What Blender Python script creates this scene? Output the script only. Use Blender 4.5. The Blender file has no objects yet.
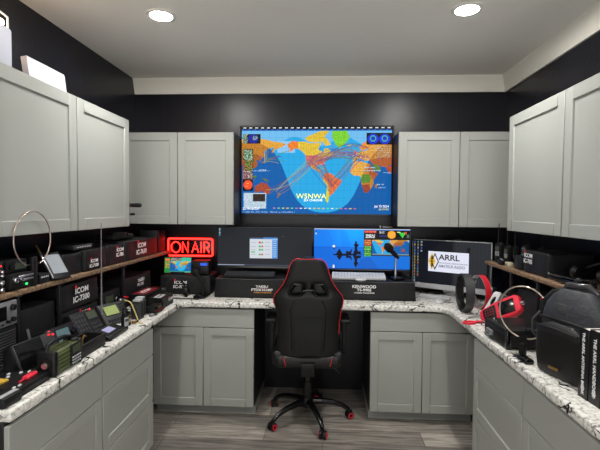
import bpy, bmesh, math, random
import numpy as np
from mathutils import Matrix, Vector, Euler
random.seed(7)
rng = np.random.default_rng(11)
SC = bpy.context.scene
COL = SC.collection
PI = math.pi
D = math.radians

# ------------------------------------------------------------------ materials
def lin(c):
    out = []
    for v in c[:3]:
        v = v / 255.0
        out.append(v / 12.92 if v <= 0.04045 else ((v + 0.055) / 1.055) ** 2.4)
    return out + [1.0]

MATS = {}
def mat(name, c, rough=0.5, metal=0.0, var=0.08, scale=9.0, bump=0.0, bscale=120.0, coat=0.0, emit=0.0, spec=0.5):
    m = bpy.data.materials.new(name); m.use_nodes = True
    nt = m.node_tree; N = nt.nodes; L = nt.links
    b = N['Principled BSDF']
    tc = N.new('ShaderNodeTexCoord')
    nz = N.new('ShaderNodeTexNoise'); nz.inputs['Scale'].default_value = scale; nz.inputs['Detail'].default_value = 4
    L.new(tc.outputs['Object'], nz.inputs['Vector'])
    mx = N.new('ShaderNodeMix'); mx.data_type = 'RGBA'
    lc = lin(c)
    mx.inputs[6].default_value = [v * (1 - var) for v in lc[:3]] + [1]
    mx.inputs[7].default_value = [min(1, v * (1 + var)) for v in lc[:3]] + [1]
    L.new(nz.outputs['Fac'], mx.inputs[0])
    L.new(mx.outputs[2], b.inputs['Base Color'])
    b.inputs['Roughness'].default_value = rough
    b.inputs['Metallic'].default_value = metal
    b.inputs['Coat Weight'].default_value = coat
    b.inputs['Specular IOR Level'].default_value = spec
    if emit:
        b.inputs['Emission Color'].default_value = lc
        b.inputs['Emission Strength'].default_value = emit
    if bump:
        n2 = N.new('ShaderNodeTexNoise'); n2.inputs['Scale'].default_value = bscale; n2.inputs['Detail'].default_value = 3
        L.new(tc.outputs['Object'], n2.inputs['Vector'])
        bp = N.new('ShaderNodeBump'); bp.inputs['Strength'].default_value = bump; bp.inputs['Distance'].default_value = 0.01
        L.new(n2.outputs['Fac'], bp.inputs['Height']); L.new(bp.outputs['Normal'], b.inputs['Normal'])
    MATS[name] = m
    return m

def nodes_of(name):
    m = bpy.data.materials.new(name); m.use_nodes = True; MATS[name] = m
    return m, m.node_tree.nodes, m.node_tree.links, m.node_tree.nodes['Principled BSDF']

mat('cabinet', (163, 165, 159), 0.42, var=0.015)
mat('cabinet_gap', (60, 60, 58), 0.6)
mat('carcass', (30, 30, 31), 0.5)
mat('ceiling', (240, 237, 230), 0.85, var=0.02, scale=3, bump=0.15, bscale=60)
mat('crown', (238, 234, 222), 0.6, var=0.02)
mat('rear', (205, 202, 196), 0.8, var=0.03)
mat('black', (15, 15, 17), 0.45, spec=0.35)
mat('black_matte', (11, 11, 13), 0.75, spec=0.3)
mat('black_gloss', (12, 12, 14), 0.18)
mat('dark', (23, 23, 25), 0.5, spec=0.35)
mat('dark_grey', (50, 51, 53), 0.5)
mat('mid_grey', (120, 122, 124), 0.45)
mat('light_grey', (178, 180, 182), 0.45)
mat('silver', (190, 190, 192), 0.3, 0.9)
mat('chrome', (215, 215, 218), 0.15, 1.0)
mat('copper_silver', (196, 182, 170), 0.3, 0.85)
mat('gloss_shell', (52, 52, 55), 0.2, coat=0.6)
mat('white', (232, 232, 234), 0.5, var=0.02)
mat('paper', (196, 199, 212), 0.7, var=0.02)
mat('off_white', (206, 208, 210), 0.45, var=0.03)
mat('red', (205, 28, 46), 0.4)
mat('red_bright', (222, 36, 60), 0.55)
mat('red_dark', (120, 16, 24), 0.5)
mat('olive', (74, 84, 44), 0.5, var=0.12)
mat('yellow', (210, 170, 60), 0.5)
mat('brass', (160, 128, 72), 0.35, 0.8)
mat('leather', (9, 9, 11), 0.45, bump=0.12, bscale=220)
mat('fabric', (17, 17, 19), 0.8, bump=0.35, bscale=300, var=0.2, scale=14)
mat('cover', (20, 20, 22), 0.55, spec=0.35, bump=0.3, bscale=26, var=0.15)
mat('cover_shaded', (11, 11, 13), 0.6, bump=0.3, bscale=26, var=0.15)  # darker copy of cover: shade under shelves and in the corner put into the colour
mat('pack', (44, 46, 51), 0.6, bump=0.9, bscale=16, var=0.25, scale=10)
mat('book', (14, 15, 18), 0.35)
mat('page', (222, 220, 212), 0.8)
mat('red_piping', (196, 34, 44), 0.5)
mat('letter_white', (236, 236, 236), 0.5, var=0.01)
mat('letter_grey', (190, 190, 190), 0.5, var=0.01)
mat('letter_red', (225, 40, 50), 0.5, var=0.01)
mat('letter_orange', (226, 150, 30), 0.5, var=0.01)
mat('beige', (190, 184, 160), 0.5)
mat('navy', (52, 48, 120), 0.4)
mat('wire_yellow', (200, 184, 110), 0.5)
mat('lamp_trim', (235, 232, 225), 0.5)
mat('lcd_green', (138, 152, 92), 0.3, emit=0.3)
mat('lcd_lilac', (150, 150, 186), 0.3, emit=0.35)
mat('lcd_blue', (40, 80, 200), 0.3, emit=0.7)
mat('lcd_teal', (86, 110, 112), 0.3, emit=0.25)
mat('lcd_dark', (60, 66, 50), 0.3, emit=0.15)
mat('led_green', (50, 230, 120), 0.3, emit=1.4)
mat('led_red', (235, 40, 50), 0.3, emit=0.9)
mat('screen_pale', (140, 146, 152), 0.2, emit=0.18, var=0.1, scale=18)
mat('txt_white', (245, 245, 245), 0.5, emit=0.95, var=0)
mat('txt_yellow', (226, 222, 70), 0.5, emit=0.95, var=0)
mat('txt_black', (22, 22, 26), 0.5, var=0)
mat('txt_gold', (200, 160, 40), 0.5, emit=0.5, var=0)
mat('txt_grey', (120, 124, 140), 0.5, emit=0.3, var=0)
mat('lid_clear', (225, 230, 235), 0.12, coat=0.5)
mat('floor_mat', (30, 30, 32), 0.6)

# glossy black painted wall with vertical panel streaks and scuffs
m, N, L, b = nodes_of('wall_black')
tc = N.new('ShaderNodeTexCoord')
nz = N.new('ShaderNodeTexNoise'); nz.inputs['Scale'].default_value = 2.2; nz.inputs['Detail'].default_value = 6
L.new(tc.outputs['Object'], nz.inputs['Vector'])
cr = N.new('ShaderNodeValToRGB')
cr.color_ramp.elements[0].color = lin((9, 9, 17)); cr.color_ramp.elements[1].color = lin((18, 18, 29))
cr.color_ramp.elements[0].position = 0.35; cr.color_ramp.elements[1].position = 0.7
L.new(nz.outputs['Fac'], cr.inputs['Fac'])
vo = N.new('ShaderNodeTexVoronoi'); vo.inputs['Scale'].default_value = 9.0
L.new(tc.outputs['Object'], vo.inputs['Vector'])
lt = N.new('ShaderNodeMath'); lt.operation = 'LESS_THAN'; lt.inputs[1].default_value = 0.07
L.new(vo.outputs['Distance'], lt.inputs[0])
mx = N.new('ShaderNodeMix'); mx.data_type = 'RGBA'; mx.inputs[7].default_value = lin((6, 6, 8))
L.new(lt.outputs[0], mx.inputs[0]); L.new(cr.outputs[0], mx.inputs[6]); L.new(mx.outputs[2], b.inputs['Base Color'])
n2 = N.new('ShaderNodeTexNoise'); n2.inputs['Scale'].default_value = 90; L.new(tc.outputs['Object'], n2.inputs['Vector'])
bp = N.new('ShaderNodeBump'); bp.inputs['Strength'].default_value = 0.12; bp.inputs['Distance'].default_value = 0.006
L.new(n2.outputs['Fac'], bp.inputs['Height']); L.new(bp.outputs['Normal'], b.inputs['Normal'])
b.inputs['Roughness'].default_value = 0.30; b.inputs['Specular IOR Level'].default_value = 0.4
v2 = N.new('ShaderNodeTexVoronoi'); v2.inputs['Scale'].default_value = 26; L.new(tc.outputs['Object'], v2.inputs['Vector'])
nb = N.new('ShaderNodeMapRange'); nb.inputs[1].default_value = 0.0; nb.inputs[2].default_value = 0.16; L.new(v2.outputs['Distance'], nb.inputs[0])
b2 = N.new('ShaderNodeBump'); b2.inputs['Strength'].default_value = 0.5; b2.inputs['Distance'].default_value = 0.004
L.new(nb.outputs[0], b2.inputs['Height']); L.new(bp.outputs['Normal'], b2.inputs['Normal']); L.new(b2.outputs['Normal'], b.inputs['Normal'])

# granite
m, N, L, b = nodes_of('granite')
tc = N.new('ShaderNodeTexCoord')
wn = N.new('ShaderNodeTexNoise'); wn.inputs['Scale'].default_value = 6; wn.inputs['Detail'].default_value = 5
L.new(tc.outputs['Object'], wn.inputs['Vector'])
wm = N.new('ShaderNodeMix'); wm.data_type = 'RGBA'; wm.inputs[0].default_value = 0.22
L.new(tc.outputs['Object'], wm.inputs[6]); L.new(wn.outputs['Color'], wm.inputs[7])
ve = N.new('ShaderNodeTexVoronoi'); ve.feature = 'DISTANCE_TO_EDGE'; ve.inputs['Scale'].default_value = 11
L.new(wm.outputs[2], ve.inputs['Vector'])
r1 = N.new('ShaderNodeValToRGB'); r1.color_ramp.elements[0].position = 0.02; r1.color_ramp.elements[1].position = 0.065
r1.color_ramp.elements[0].color = (1, 1, 1, 1); r1.color_ramp.elements[1].color = (0, 0, 0, 1)
L.new(ve.outputs['Distance'], r1.inputs['Fac'])
nm = N.new('ShaderNodeTexNoise'); nm.inputs['Scale'].default_value = 7; nm.inputs['Detail'].default_value = 3
L.new(tc.outputs['Object'], nm.inputs['Vector'])
r2 = N.new('ShaderNodeValToRGB'); r2.color_ramp.elements[0].position = 0.47; r2.color_ramp.elements[1].position = 0.56
L.new(nm.outputs['Fac'], r2.inputs['Fac'])
mu = N.new('ShaderNodeMath'); mu.operation = 'MULTIPLY'; L.new(r1.outputs[0], mu.inputs[0]); L.new(r2.outputs[0], mu.inputs[1])
ns = N.new('ShaderNodeTexNoise'); ns.inputs['Scale'].default_value = 55; ns.inputs['Detail'].default_value = 6; ns.inputs['Roughness'].default_value = 0.75
L.new(tc.outputs['Object'], ns.inputs['Vector'])
r3 = N.new('ShaderNodeValToRGB'); e = r3.color_ramp.elements
e[0].position = 0.33; e[0].color = lin((60, 60, 63)); e[1].position = 0.56; e[1].color = lin((234, 232, 225))
e2 = e.new(0.43); e2.color = lin((196, 194, 188))
L.new(ns.outputs['Fac'], r3.inputs['Fac'])
mx = N.new('ShaderNodeMix'); mx.data_type = 'RGBA'; mx.inputs[7].default_value = lin((20, 21, 24))
L.new(mu.outputs[0], mx.inputs[0]); L.new(r3.outputs[0], mx.inputs[6]); L.new(mx.outputs[2], b.inputs['Base Color'])
b.inputs['Roughness'].default_value = 0.25

# grey brown plank floor
m, N, L, b = nodes_of('planks')
tc = N.new('ShaderNodeTexCoord')
br = N.new('ShaderNodeTexBrick'); br.inputs['Scale'].default_value = 1.0
br.inputs['Brick Width'].default_value = 1.15; br.inputs['Row Height'].default_value = 0.19
br.inputs['Mortar Size'].default_value = 0.0018; br.offset = 0.37
br.inputs['Color1'].default_value = lin((122, 117, 112)); br.inputs['Color2'].default_value = lin((205, 198, 188)); br.inputs['Mortar'].default_value = lin((50, 47, 45))
L.new(tc.outputs['Object'], br.inputs['Vector'])
mp = N.new('ShaderNodeMapping'); mp.inputs['Scale'].default_value = (1.3, 13, 1); L.new(tc.outputs['Object'], mp.inputs['Vector'])
ns = N.new('ShaderNodeTexNoise'); ns.inputs['Scale'].default_value = 2.5; ns.inputs['Detail'].default_value = 8; ns.inputs['Roughness'].default_value = 0.65
ns.inputs['Distortion'].default_value = 0.6
L.new(mp.outputs[0], ns.inputs['Vector'])
rr = N.new('ShaderNodeValToRGB'); rr.color_ramp.elements[0].position = 0.3; rr.color_ramp.elements[1].position = 0.72
rr.color_ramp.elements[0].color = (0.30, 0.29, 0.28, 1); rr.color_ramp.elements[1].color = (1.5, 1.48, 1.44, 1)
L.new(ns.outputs['Fac'], rr.inputs['Fac'])
mx = N.new('ShaderNodeMix'); mx.data_type = 'RGBA'; mx.blend_type = 'MULTIPLY'; mx.inputs[0].default_value = 1
L.new(br.outputs['Color'], mx.inputs[6]); L.new(rr.outputs[0], mx.inputs[7]); L.new(mx.outputs[2], b.inputs['Base Color'])
b.inputs['Roughness'].default_value = 0.42

# rough wooden shelf board
m, N, L, b = nodes_of('shelf_wood')
tc = N.new('ShaderNodeTexCoord')
mp = N.new('ShaderNodeMapping'); mp.inputs['Scale'].default_value = (18, 1.5, 18); L.new(tc.outputs['Object'], mp.inputs['Vector'])
ns = N.new('ShaderNodeTexNoise'); ns.inputs['Scale'].default_value = 3; ns.inputs['Detail'].default_value = 7; L.new(mp.outputs[0], ns.inputs['Vector'])
rr = N.new('ShaderNodeValToRGB'); rr.color_ramp.elements[0].position = 0.3; rr.color_ramp.elements[1].position = 0.7
rr.color_ramp.elements[0].color = lin((72, 54, 40)); rr.color_ramp.elements[1].color = lin((158, 128, 98))
L.new(ns.outputs['Fac'], rr.inputs['Fac']); L.new(rr.outputs[0], b.inputs['Base Color']); b.inputs['Roughness'].default_value = 0.65

# pixel screens read a colour attribute of their own mesh
m, N, L, b = nodes_of('pixels')
at = N.new('ShaderNodeVertexColor'); at.layer_name = 'Col'
b.inputs['Base Color'].default_value = (0.01, 0.01, 0.01, 1); b.inputs['Roughness'].default_value = 0.3; b.inputs['Specular IOR Level'].default_value = 0.05
L.new(at.outputs['Color'], b.inputs['Emission Color']); b.inputs['Emission Strength'].default_value = 1.0

def emis(name, c, s):
    m, N, L, b = nodes_of(name)
    b.inputs['Base Color'].default_value = (0.05, 0.05, 0.05, 1)
    b.inputs['Emission Color'].default_value = c; b.inputs['Emission Strength'].default_value = s
emis('neon', (1, 0.011, 0.008, 1), 9.0)
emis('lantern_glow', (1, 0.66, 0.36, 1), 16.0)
emis('lamp_glow', (1, 0.98, 0.95, 1), 450.0)

# ------------------------------------------------------------------ mesh builder
class MB:
    def __init__(self, M=None):
        self.bm = bmesh.new(); self.mi = 0; self.M = M or Matrix()
    def mm(self, i): self.mi = i; return self
    def _add(self, t, M=None):
        for f in t.faces: f.material_index = self.mi; f.smooth = True
        t.transform(self.M @ (M or Matrix()))
        me = bpy.data.meshes.new('tmp'); t.to_mesh(me); t.free()
        self.bm.from_mesh(me); bpy.data.meshes.remove(me)
        return self
    def box(self, c, s, bev=0.0, seg=2, rot=(0, 0, 0), taper=None):
        t = bmesh.new(); bmesh.ops.create_cube(t, size=1)
        for v in t.verts:
            v.co.x *= s[0]; v.co.y *= s[1]; v.co.z *= s[2]
            if taper and v.co.z > 0: v.co.x *= taper[0]; v.co.y *= taper[1]
        if bev: bmesh.ops.bevel(t, geom=t.edges[:], offset=min(bev, min(s) * 0.49), segments=seg, profile=0.5, affect='EDGES')
        return self._add(t, Matrix.Translation(c) @ Euler(rot).to_matrix().to_4x4())
    def cyl(self, p0, p1, r, r2=None, n=16, bev=0.0):
        p0 = Vector(p0); p1 = Vector(p1); d = p1 - p0
        t = bmesh.new()
        bmesh.ops.create_cone(t, cap_ends=True, segments=n, radius1=r, radius2=r if r2 is None else r2, depth=d.length)
        if bev:
            ed = [e for e in t.edges if abs(e.verts[0].co.z - e.verts[1].co.z) < 1e-6]
            bmesh.ops.bevel(t, geom=ed, offset=bev, segments=2, profile=0.5, affect='EDGES')
        q = d.to_track_quat('Z', 'Y').to_matrix().to_4x4()
        return self._add(t, Matrix.Translation((p0 + p1) / 2) @ q)
    def ball(self, c, r, s=(1, 1, 1), n=14, rot=(0, 0, 0)):
        t = bmesh.new(); bmesh.ops.create_uvsphere(t, u_segments=n, v_segments=max(6, n // 2 + 1), radius=r)
        return self._add(t, Matrix.Translation(c) @ Euler(rot).to_matrix().to_4x4() @ Matrix.Diagonal((*s, 1)))
    def tube(self, pts, r, n=8, closed=False, flat=None):
        # sweep a round (or flat: (width, thickness)) section along a polyline
        P = [Vector(p) for p in pts]; k = len(P); t = bmesh.new(); rings = []
        up = None
        for i in range(k):
            if closed: tg = P[(i + 1) % k] - P[i - 1]
            else: tg = P[min(i + 1, k - 1)] - P[max(i - 1, 0)]
            tg.normalize()
            if up is None:
                up = Vector((0, 0, 1)) if abs(tg.z) < 0.9 else Vector((1, 0, 0))
            a = tg.cross(up)
            if a.length < 1e-6: a = tg.cross(Vector((0.3, 1, 0.2)))
            a.normalize(); bb = a.cross(tg).normalized(); up = bb
            rad = r[i] if isinstance(r, (list, tuple)) else r
            ring = []
            for j in range(n):
                th = 2 * PI * j / n
                ring.append(t.verts.new(P[i] + a * math.cos(th) * rad + bb * math.sin(th) * rad))
            rings.append(ring)
        m_ = k if closed else k - 1
        for i in range(m_):
            A = rings[i]; B = rings[(i + 1) % k]
            for j in range(n): t.faces.new((A[j], A[(j + 1) % n], B[(j + 1) % n], B[j]))
        if not closed:
            t.faces.new(rings[0][::-1]); t.faces.new(rings[-1])
        bmesh.ops.recalc_face_normals(t, faces=t.faces[:])
        return self._add(t)
    def prism(self, poly, d0, d1, axis='z', bev=0.0, seg=2):
        # axis z: poly=(x,y); axis y: poly=(x,z); axis x: poly=(y,z)
        t = bmesh.new()
        def V(p, d):
            return {'z': (p[0], p[1], d), 'y': (p[0], d, p[1]), 'x': (d, p[0], p[1])}[axis]
        A = [t.verts.new(V(p, d0)) for p in poly]; B = [t.verts.new(V(p, d1)) for p in poly]; n = len(poly)
        t.faces.new(A); t.faces.new(B)
        for i in range(n): t.faces.new((A[i], A[(i + 1) % n], B[(i + 1) % n], B[i]))
        bmesh.ops.recalc_face_normals(t, faces=t.faces[:])
        if bev:
            bmesh.ops.bevel(t, geom=t.edges[:], offset=bev, segments=seg, profile=0.5, affect='EDGES')
        return self._add(t)
    def lathe(self, prof, n=24, c=(0, 0, 0), rot=(0, 0, 0), cap=True):
        t = bmesh.new(); rings = []
        for (r, z) in prof:
            rings.append([t.verts.new((r * math.cos(2 * PI * j / n), r * math.sin(2 * PI * j / n), z)) for j in range(n)])
        for i in range(len(prof) - 1):
            for j in range(n): t.faces.new((rings[i][j], rings[i][(j + 1) % n], rings[i + 1][(j + 1) % n], rings[i + 1][j]))
        if cap and prof[0][0] > 1e-5: t.faces.new(rings[0][::-1])
        if cap and prof[-1][0] > 1e-5: t.faces.new(rings[-1])
        bmesh.ops.remove_doubles(t, verts=t.verts[:], dist=1e-6)
        bmesh.ops.recalc_face_normals(t, faces=t.faces[:])
        return self._add(t, Matrix.Translation(c) @ Euler(rot).to_matrix().to_4x4())
    def band(self, R, w, th, n=48, M=None):
        # a flat ring standing on edge: axis along y, width w, thickness th
        t = bmesh.new(); rings = []
        for i in range(n):
            a = 2 * PI * i / n; c, s = math.cos(a), math.sin(a)
            rings.append([t.verts.new((c * r, y, s * r)) for r, y in ((R, -w / 2), (R, w / 2), (R - th, w / 2), (R - th, -w / 2))])
        for i in range(n):
            A = rings[i]; B = rings[(i + 1) % n]
            for j in range(4): t.faces.new((A[j], A[(j + 1) % 4], B[(j + 1) % 4], B[j]))
        bmesh.ops.recalc_face_normals(t, faces=t.faces[:])
        return self._add(t, M)
    def build(self, name, mats, parent=None, loc=(0, 0, 0), rot=(0, 0, 0), sharp=38, label=None):
        me = bpy.data.meshes.new(name); self.bm.to_mesh(me); self.bm.free()
        for mn in ([mats] if isinstance(mats, str) else mats): me.materials.append(MATS[mn])
        me.set_sharp_from_angle(angle=D(sharp))
        o = bpy.data.objects.new(name, me); COL.objects.link(o)
        if parent is not None: o.parent = parent
        o.location = loc; o.rotation_euler = rot
        if label: o['label'] = label
        return o

def tag(o, label, cat, group=None):
    o['label'] = label; o['category'] = cat
    if group: o['group'] = group
    return o
def thing(name, label, cat, loc=(0, 0, 0), rz=0.0, group=None, rot=None):
    o = bpy.data.objects.new(name, None); COL.objects.link(o)
    o.empty_display_size = 0.05
    o.location = loc; o.rotation_euler = rot or (0, 0, rz)
    return tag(o, label, cat, group)
def struct(o):
    o['kind'] = 'structure'; return o
def copy_thing(src, loc, rot, label):
    c = src.copy(); COL.objects.link(c); c.location = loc; c.rotation_euler = rot; c['label'] = label
    def kids(a, b):
        for ch in list(a.children):
            if ch.name in SEEN: continue
            k = ch.copy(); COL.objects.link(k); k.parent = b; SEEN.add(k.name); kids(ch, k)
    SEEN = set(); kids(src, c)
    return c

def text_mesh(items, bold=0.022):
    """items: (string, size, (x, z), align, slot, squeeze) laid on the XZ plane facing -Y"""
    bm = bmesh.new()
    for it in items:
        s, size, (x, z) = it[:3]; al = it[3] if len(it) > 3 else 'CENTER'; slot = it[4] if len(it) > 4 else 0
        sq = it[5] if len(it) > 5 else 1.0
        cu = bpy.data.curves.new('t', 'FONT'); cu.body = s; cu.size = size; cu.align_x = al; cu.align_y = 'CENTER'
        cu.offset = size * bold; cu.resolution_u = 3; cu.extrude = 0.0004
        o = bpy.data.objects.new('t', cu); COL.objects.link(o)
        bpy.context.view_layer.update()
        me = bpy.data.meshes.new_from_object(o.evaluated_get(bpy.context.evaluated_depsgraph_get()))
        bpy.data.objects.remove(o); bpy.data.curves.remove(cu)
        me.transform(Matrix.Translation((x, 0, z)) @ Matrix.Rotation(PI / 2, 4, 'X') @ Matrix.Diagonal((sq, 1, 1, 1)))
        for p in me.polygons: p.material_index = slot
        bm.from_mesh(me); bpy.data.meshes.remove(me)
    return bm
def lettering(items, mats, parent, loc=(0, 0, 0), rot=(0, 0, 0), name='lettering', extra=None):
    bm = text_mesh(items, 0.0 if name.startswith('screen') else 0.022)
    mb = MB(); mb.bm.free(); mb.bm = bm
    if extra: extra(mb)
    return mb.build(name, mats, parent, loc, rot)

# ------------------------------------------------------------------ pixel canvas for the lit displays
class Canvas:
    def __init__(s, w, h, bg):
        s.w, s.h = w, h; s.a = np.zeros((h, w, 3)); s.a[:] = bg
        s.Y, s.X = np.mgrid[0:h, 0:w] + 0.5
    def rect(s, x0, y0, x1, y1, c): s.a[max(0, int(round(y0))):max(0, int(round(y1))), max(0, int(round(x0))):max(0, int(round(x1)))] = c
    def mask(s, pts):
        m = np.zeros((s.h, s.w), bool); n = len(pts)
        for i in range(n):
            x0, y0 = pts[i]; x1, y1 = pts[(i + 1) % n]
            if y0 == y1: continue
            c = ((y0 <= s.Y) != (y1 <= s.Y)) & (s.X < (x1 - x0) * (s.Y - y0) / (y1 - y0) + x0)
            m ^= c
        return m
    def poly(s, pts, c): s.a[s.mask(pts)] = c
    def disc(s, x, y, r, c, ry=None): s.a[((s.X - x) / r) ** 2 + ((s.Y - y) / (ry or r)) ** 2 < 1] = c
    def line(s, x0, y0, x1, y1, c, al=1.0, bend=0.0):
        n = int(2 * math.hypot(x1 - x0, y1 - y0)) + 2
        for i in range(n):
            t = i / (n - 1); x = x0 + (x1 - x0) * t; y = y0 + (y1 - y0) * t - bend * 4 * t * (1 - t)
            xi, yi = int(x), int(y)
            if 0 <= xi < s.w and 0 <= yi < s.h: s.a[yi, xi] = s.a[yi, xi] * (1 - al) + np.array(c) * al
    def speck(s, x0, y0, x1, y1, cols, p=0.5):
        for y in range(int(y0), int(y1)):
            for x in range(int(x0), int(x1)):
                if random.random() < p: s.a[y, x] = random.choice(cols)
    def build(s, name, W, H, parent, loc=(0, 0, 0), rot=(0, 0, 0)):
        w, h = s.w, s.h
        xs = np.linspace(-W / 2, W / 2, w + 1); zs = np.linspace(H / 2, -H / 2, h + 1)
        gx, gz = np.meshgrid(xs, zs); co = np.stack([gx, np.zeros_like(gx), gz], -1).reshape(-1, 3)
        i = np.arange(h)[:, None] * (w + 1) + np.arange(w)[None, :]
        f = np.stack([i, i + w + 1, i + w + 2, i + 1], -1).reshape(-1, 4)
        me = bpy.data.meshes.new(name)
        me.vertices.add(len(co)); me.vertices.foreach_set('co', co.ravel())
        me.loops.add(f.size); me.loops.foreach_set('vertex_index', f.ravel())
        me.polygons.add(len(f)); me.polygons.foreach_set('loop_start', np.arange(0, f.size, 4))
        me.update(calc_edges=True); me.validate()
        ca = me.color_attributes.new('Col', 'FLOAT_COLOR', 'CORNER')
        a = np.clip(s.a, 0, 255) / 255.0
        l = np.where(a <= 0.04045, a / 12.92, ((a + 0.055) / 1.055) ** 2.4).reshape(-1, 3)
        c4 = np.concatenate([l, np.ones((len(l), 1))], 1); c4 = np.repeat(c4, 4, axis=0)
        ca.data.foreach_set('color', c4.ravel().astype(np.float32))
        me.materials.append(MATS['pixels'])
        o = bpy.data.objects.new(name, me); COL.objects.link(o); o.parent = parent; o.location = loc; o.rotation_euler = rot
        return o
# ------------------------------------------------------------------ the room
WL, WR, YB, YR, ZC, ZB = -1.7665, 1.5914, 3.971, -0.9, 2.85, 2.7135
CT, CB = 0.93, 0.885            # countertop top / underside
def slab(name, c, s, m): return struct(MB().box(c, s).build(name, m))
slab('floor', ((WL + WR) / 2, (YB + YR) / 2, -0.05), (WR - WL + 0.4, YB - YR + 0.4, 0.1), 'planks')
slab('ceiling', ((WL + WR) / 2, (YB + YR) / 2, ZC + 0.05), (WR - WL + 0.4, YB - YR + 0.4, 0.1), 'ceiling')
slab('wall_left', (WL - 0.1, (YB + YR) / 2, ZC / 2), (0.2, YB - YR + 0.4, ZC), 'wall_black')
slab('wall_right', (WR + 0.1, (YB + YR) / 2, ZC / 2), (0.2, YB - YR + 0.4, ZC), 'wall_black')
slab('wall_back', ((WL + WR) / 2, YB + 0.1, ZC / 2), (WR - WL, 0.2, ZC), 'wall_black')
# white crown boards on the back and right wall (sloped face, small lower lip)
prof = [(0, ZB), (-0.016, ZB), (-0.018, ZB + 0.012), (-0.03, ZB + 0.05), (-0.05, ZC - 0.02), (-0.056, ZC - 0.012), (-0.056, ZC), (0, ZC)]
struct(MB().prism([(YB + y, z) for y, z in prof], WL, WR, 'x').build('trim_1', 'crown'))
struct(MB().prism([(WR + y, z) for y, z in prof], YR, YB - 0.02, 'y').build('trim_2', 'crown'))
# thin vertical seams between the painted wall panels
k = 0
for x in (-1.5, -0.98, 0.33, 1.17):
    k += 1; struct(MB().box((x, YB - 0.001, 2.53), (0.006, 0.004, 0.36)).build('trim_%d' % (2 + k), 'black'))

# ------------------------------------------------------------------ cabinets (front faces local -Y, origin on the floor / lower edge at the face)
def shaker(mb, x0, x1, z0, z1, rail=0.062, th=0.02):
    y0 = -th; 
    mb.box(((x0 + x1) / 2, -th / 2 + 0.005, (z0 + z1) / 2), (x1 - x0 - 0.01, th - 0.010, z1 - z0 - 0.01))
    bv = 0.003
    mb.box(((x0 + rail / 2), -th / 2, (z0 + z1) / 2), (rail, th, z1 - z0), bv, 1)
    mb.box(((x1 - rail / 2), -th / 2, (z0 + z1) / 2), (rail, th, z1 - z0), bv, 1)
    mb.box(((x0 + x1) / 2, -th / 2, z1 - rail / 2), (x1 - x0 - 2 * rail + 0.001, th, rail), bv, 1)
    mb.box(((x0 + x1) / 2, -th / 2, z0 + rail / 2), (x1 - x0 - 2 * rail + 0.001, th, rail), bv, 1)
def base_body(t, w, dep, z0=0.085):
    m = MB()
    m.box((0, dep / 2, (z0 + CB) / 2), (w, dep, CB - z0), 0.001, 1)
    m.mm(1)
    for z in (z0 + 0.003, 0.72, CB - 0.004): m.box((0, -0.0005, z), (w - 0.02, 0.001, 0.004))
    m.build('carcass', ['carcass', 'cabinet_gap'], t)
    MB().box((0, 0.07 + (dep - 0.07) / 2, z0 / 2), (w, dep - 0.07, z0)).build('toe_kick', 'cabinet', t)
def base_two_door(label, x0, xd, x1, y):
    w = x1 - x0; cx = (x0 + x1) / 2
    t = thing('base_cabinet', label, 'cabinet', (cx, y, 0))
    base_body(t, w, YB - y - 0.002)
    MB().box((0, -0.01, 0.797), (w - 0.004, 0.02, 0.145), 0.0015, 1).build('drawer_front', 'cabinet', t)
    for a, b in ((x0 + 0.003, xd - 0.002), (xd + 0.002, x1 - 0.003)):
        m = MB(); shaker(m, a - cx, b - cx, 0.09, 0.718); m.build('door', 'cabinet', t)
YBF = 3.372
base_two_door('grey base cabinet with two doors left of the knee space', -1.36, -0.953, -0.545, YBF)
base_two_door('grey base cabinet with two doors right of the knee space', 0.362, 0.763, 1.165, YBF)
def base_drawers(label, x, y0, y1, side):
    w = y1 - y0; t = thing('drawer_cabinet', label, 'cabinet', (x, (y0 + y1) / 2, 0), side * PI / 2)
    dep = (x - WL if side > 0 else WR - x) - 0.002
    base_body(t, w, dep)
    MB().box((0, -0.01, 0.785), (w - 0.005, 0.02, 0.17), 0.0015, 1).build('drawer_front', 'cabinet', t)
    for z0, z1 in ((0.395, 0.695), (0.09, 0.39)):
        m = MB(); shaker(m, -w / 2 + 0.0025, w / 2 - 0.0025, z0, z1); m.build('drawer_front', 'cabinet', t)
base_drawers('grey three drawer cabinet on the left run, the one farther from the viewer', -1.142, 2.12, 2.773, 1)
base_drawers('grey three drawer cabinet on the left run, the one nearest the viewer', -1.142, 1.462, 2.117, 1)
base_drawers('grey three drawer cabinet on the right run, the one farther from the viewer', 0.957, 2.063, 2.729, -1)
base_drawers('grey three drawer cabinet on the right run, the one nearest the viewer', 0.957, 1.40, 2.06, -1)
ZU0, ZU1 = 1.524, 2.309
def upper(label, loc, rz, w, doors, dep):
    t = thing('wall_cabinet', label, 'cabinet', loc, rz)
    m = MB(); h = ZU1 - ZU0
    m.box((0, dep / 2, h / 2), (w, dep, h), 0.001, 1)
    m.mm(1).box((0, -0.0005, h / 2), (w - 0.004, 0.001, h - 0.004))
    m.build('carcass', ['carcass', 'cabinet_gap'], t)
    x = -w / 2
    for dw in doors:
        m = MB(); shaker(m, x + 0.0025, x + dw - 0.0025, 0.002, h - 0.002, 0.07); m.build('door', 'cabinet', t); x += dw
    return t
yu = 3.66
upper('grey two door wall cabinet left of the big wall screen', ((-1.74 - 0.771) / 2, yu, ZU0), 0, 0.969, (0.484, 0.485), YB - yu - 0.002)
upper('grey two door wall cabinet right of the big wall screen', ((0.603 + 1.585) / 2, yu, ZU0), 0, 0.982, (0.5, 0.482), YB - yu - 0.002)
xl = -1.4675; xr = 1.2864
upper('grey single door wall cabinet on the left wall next to the back corner', (xl, (2.472 + 3.146) / 2, ZU0), PI / 2, 0.674, (0.674,), xl - WL - 0.002)
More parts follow.
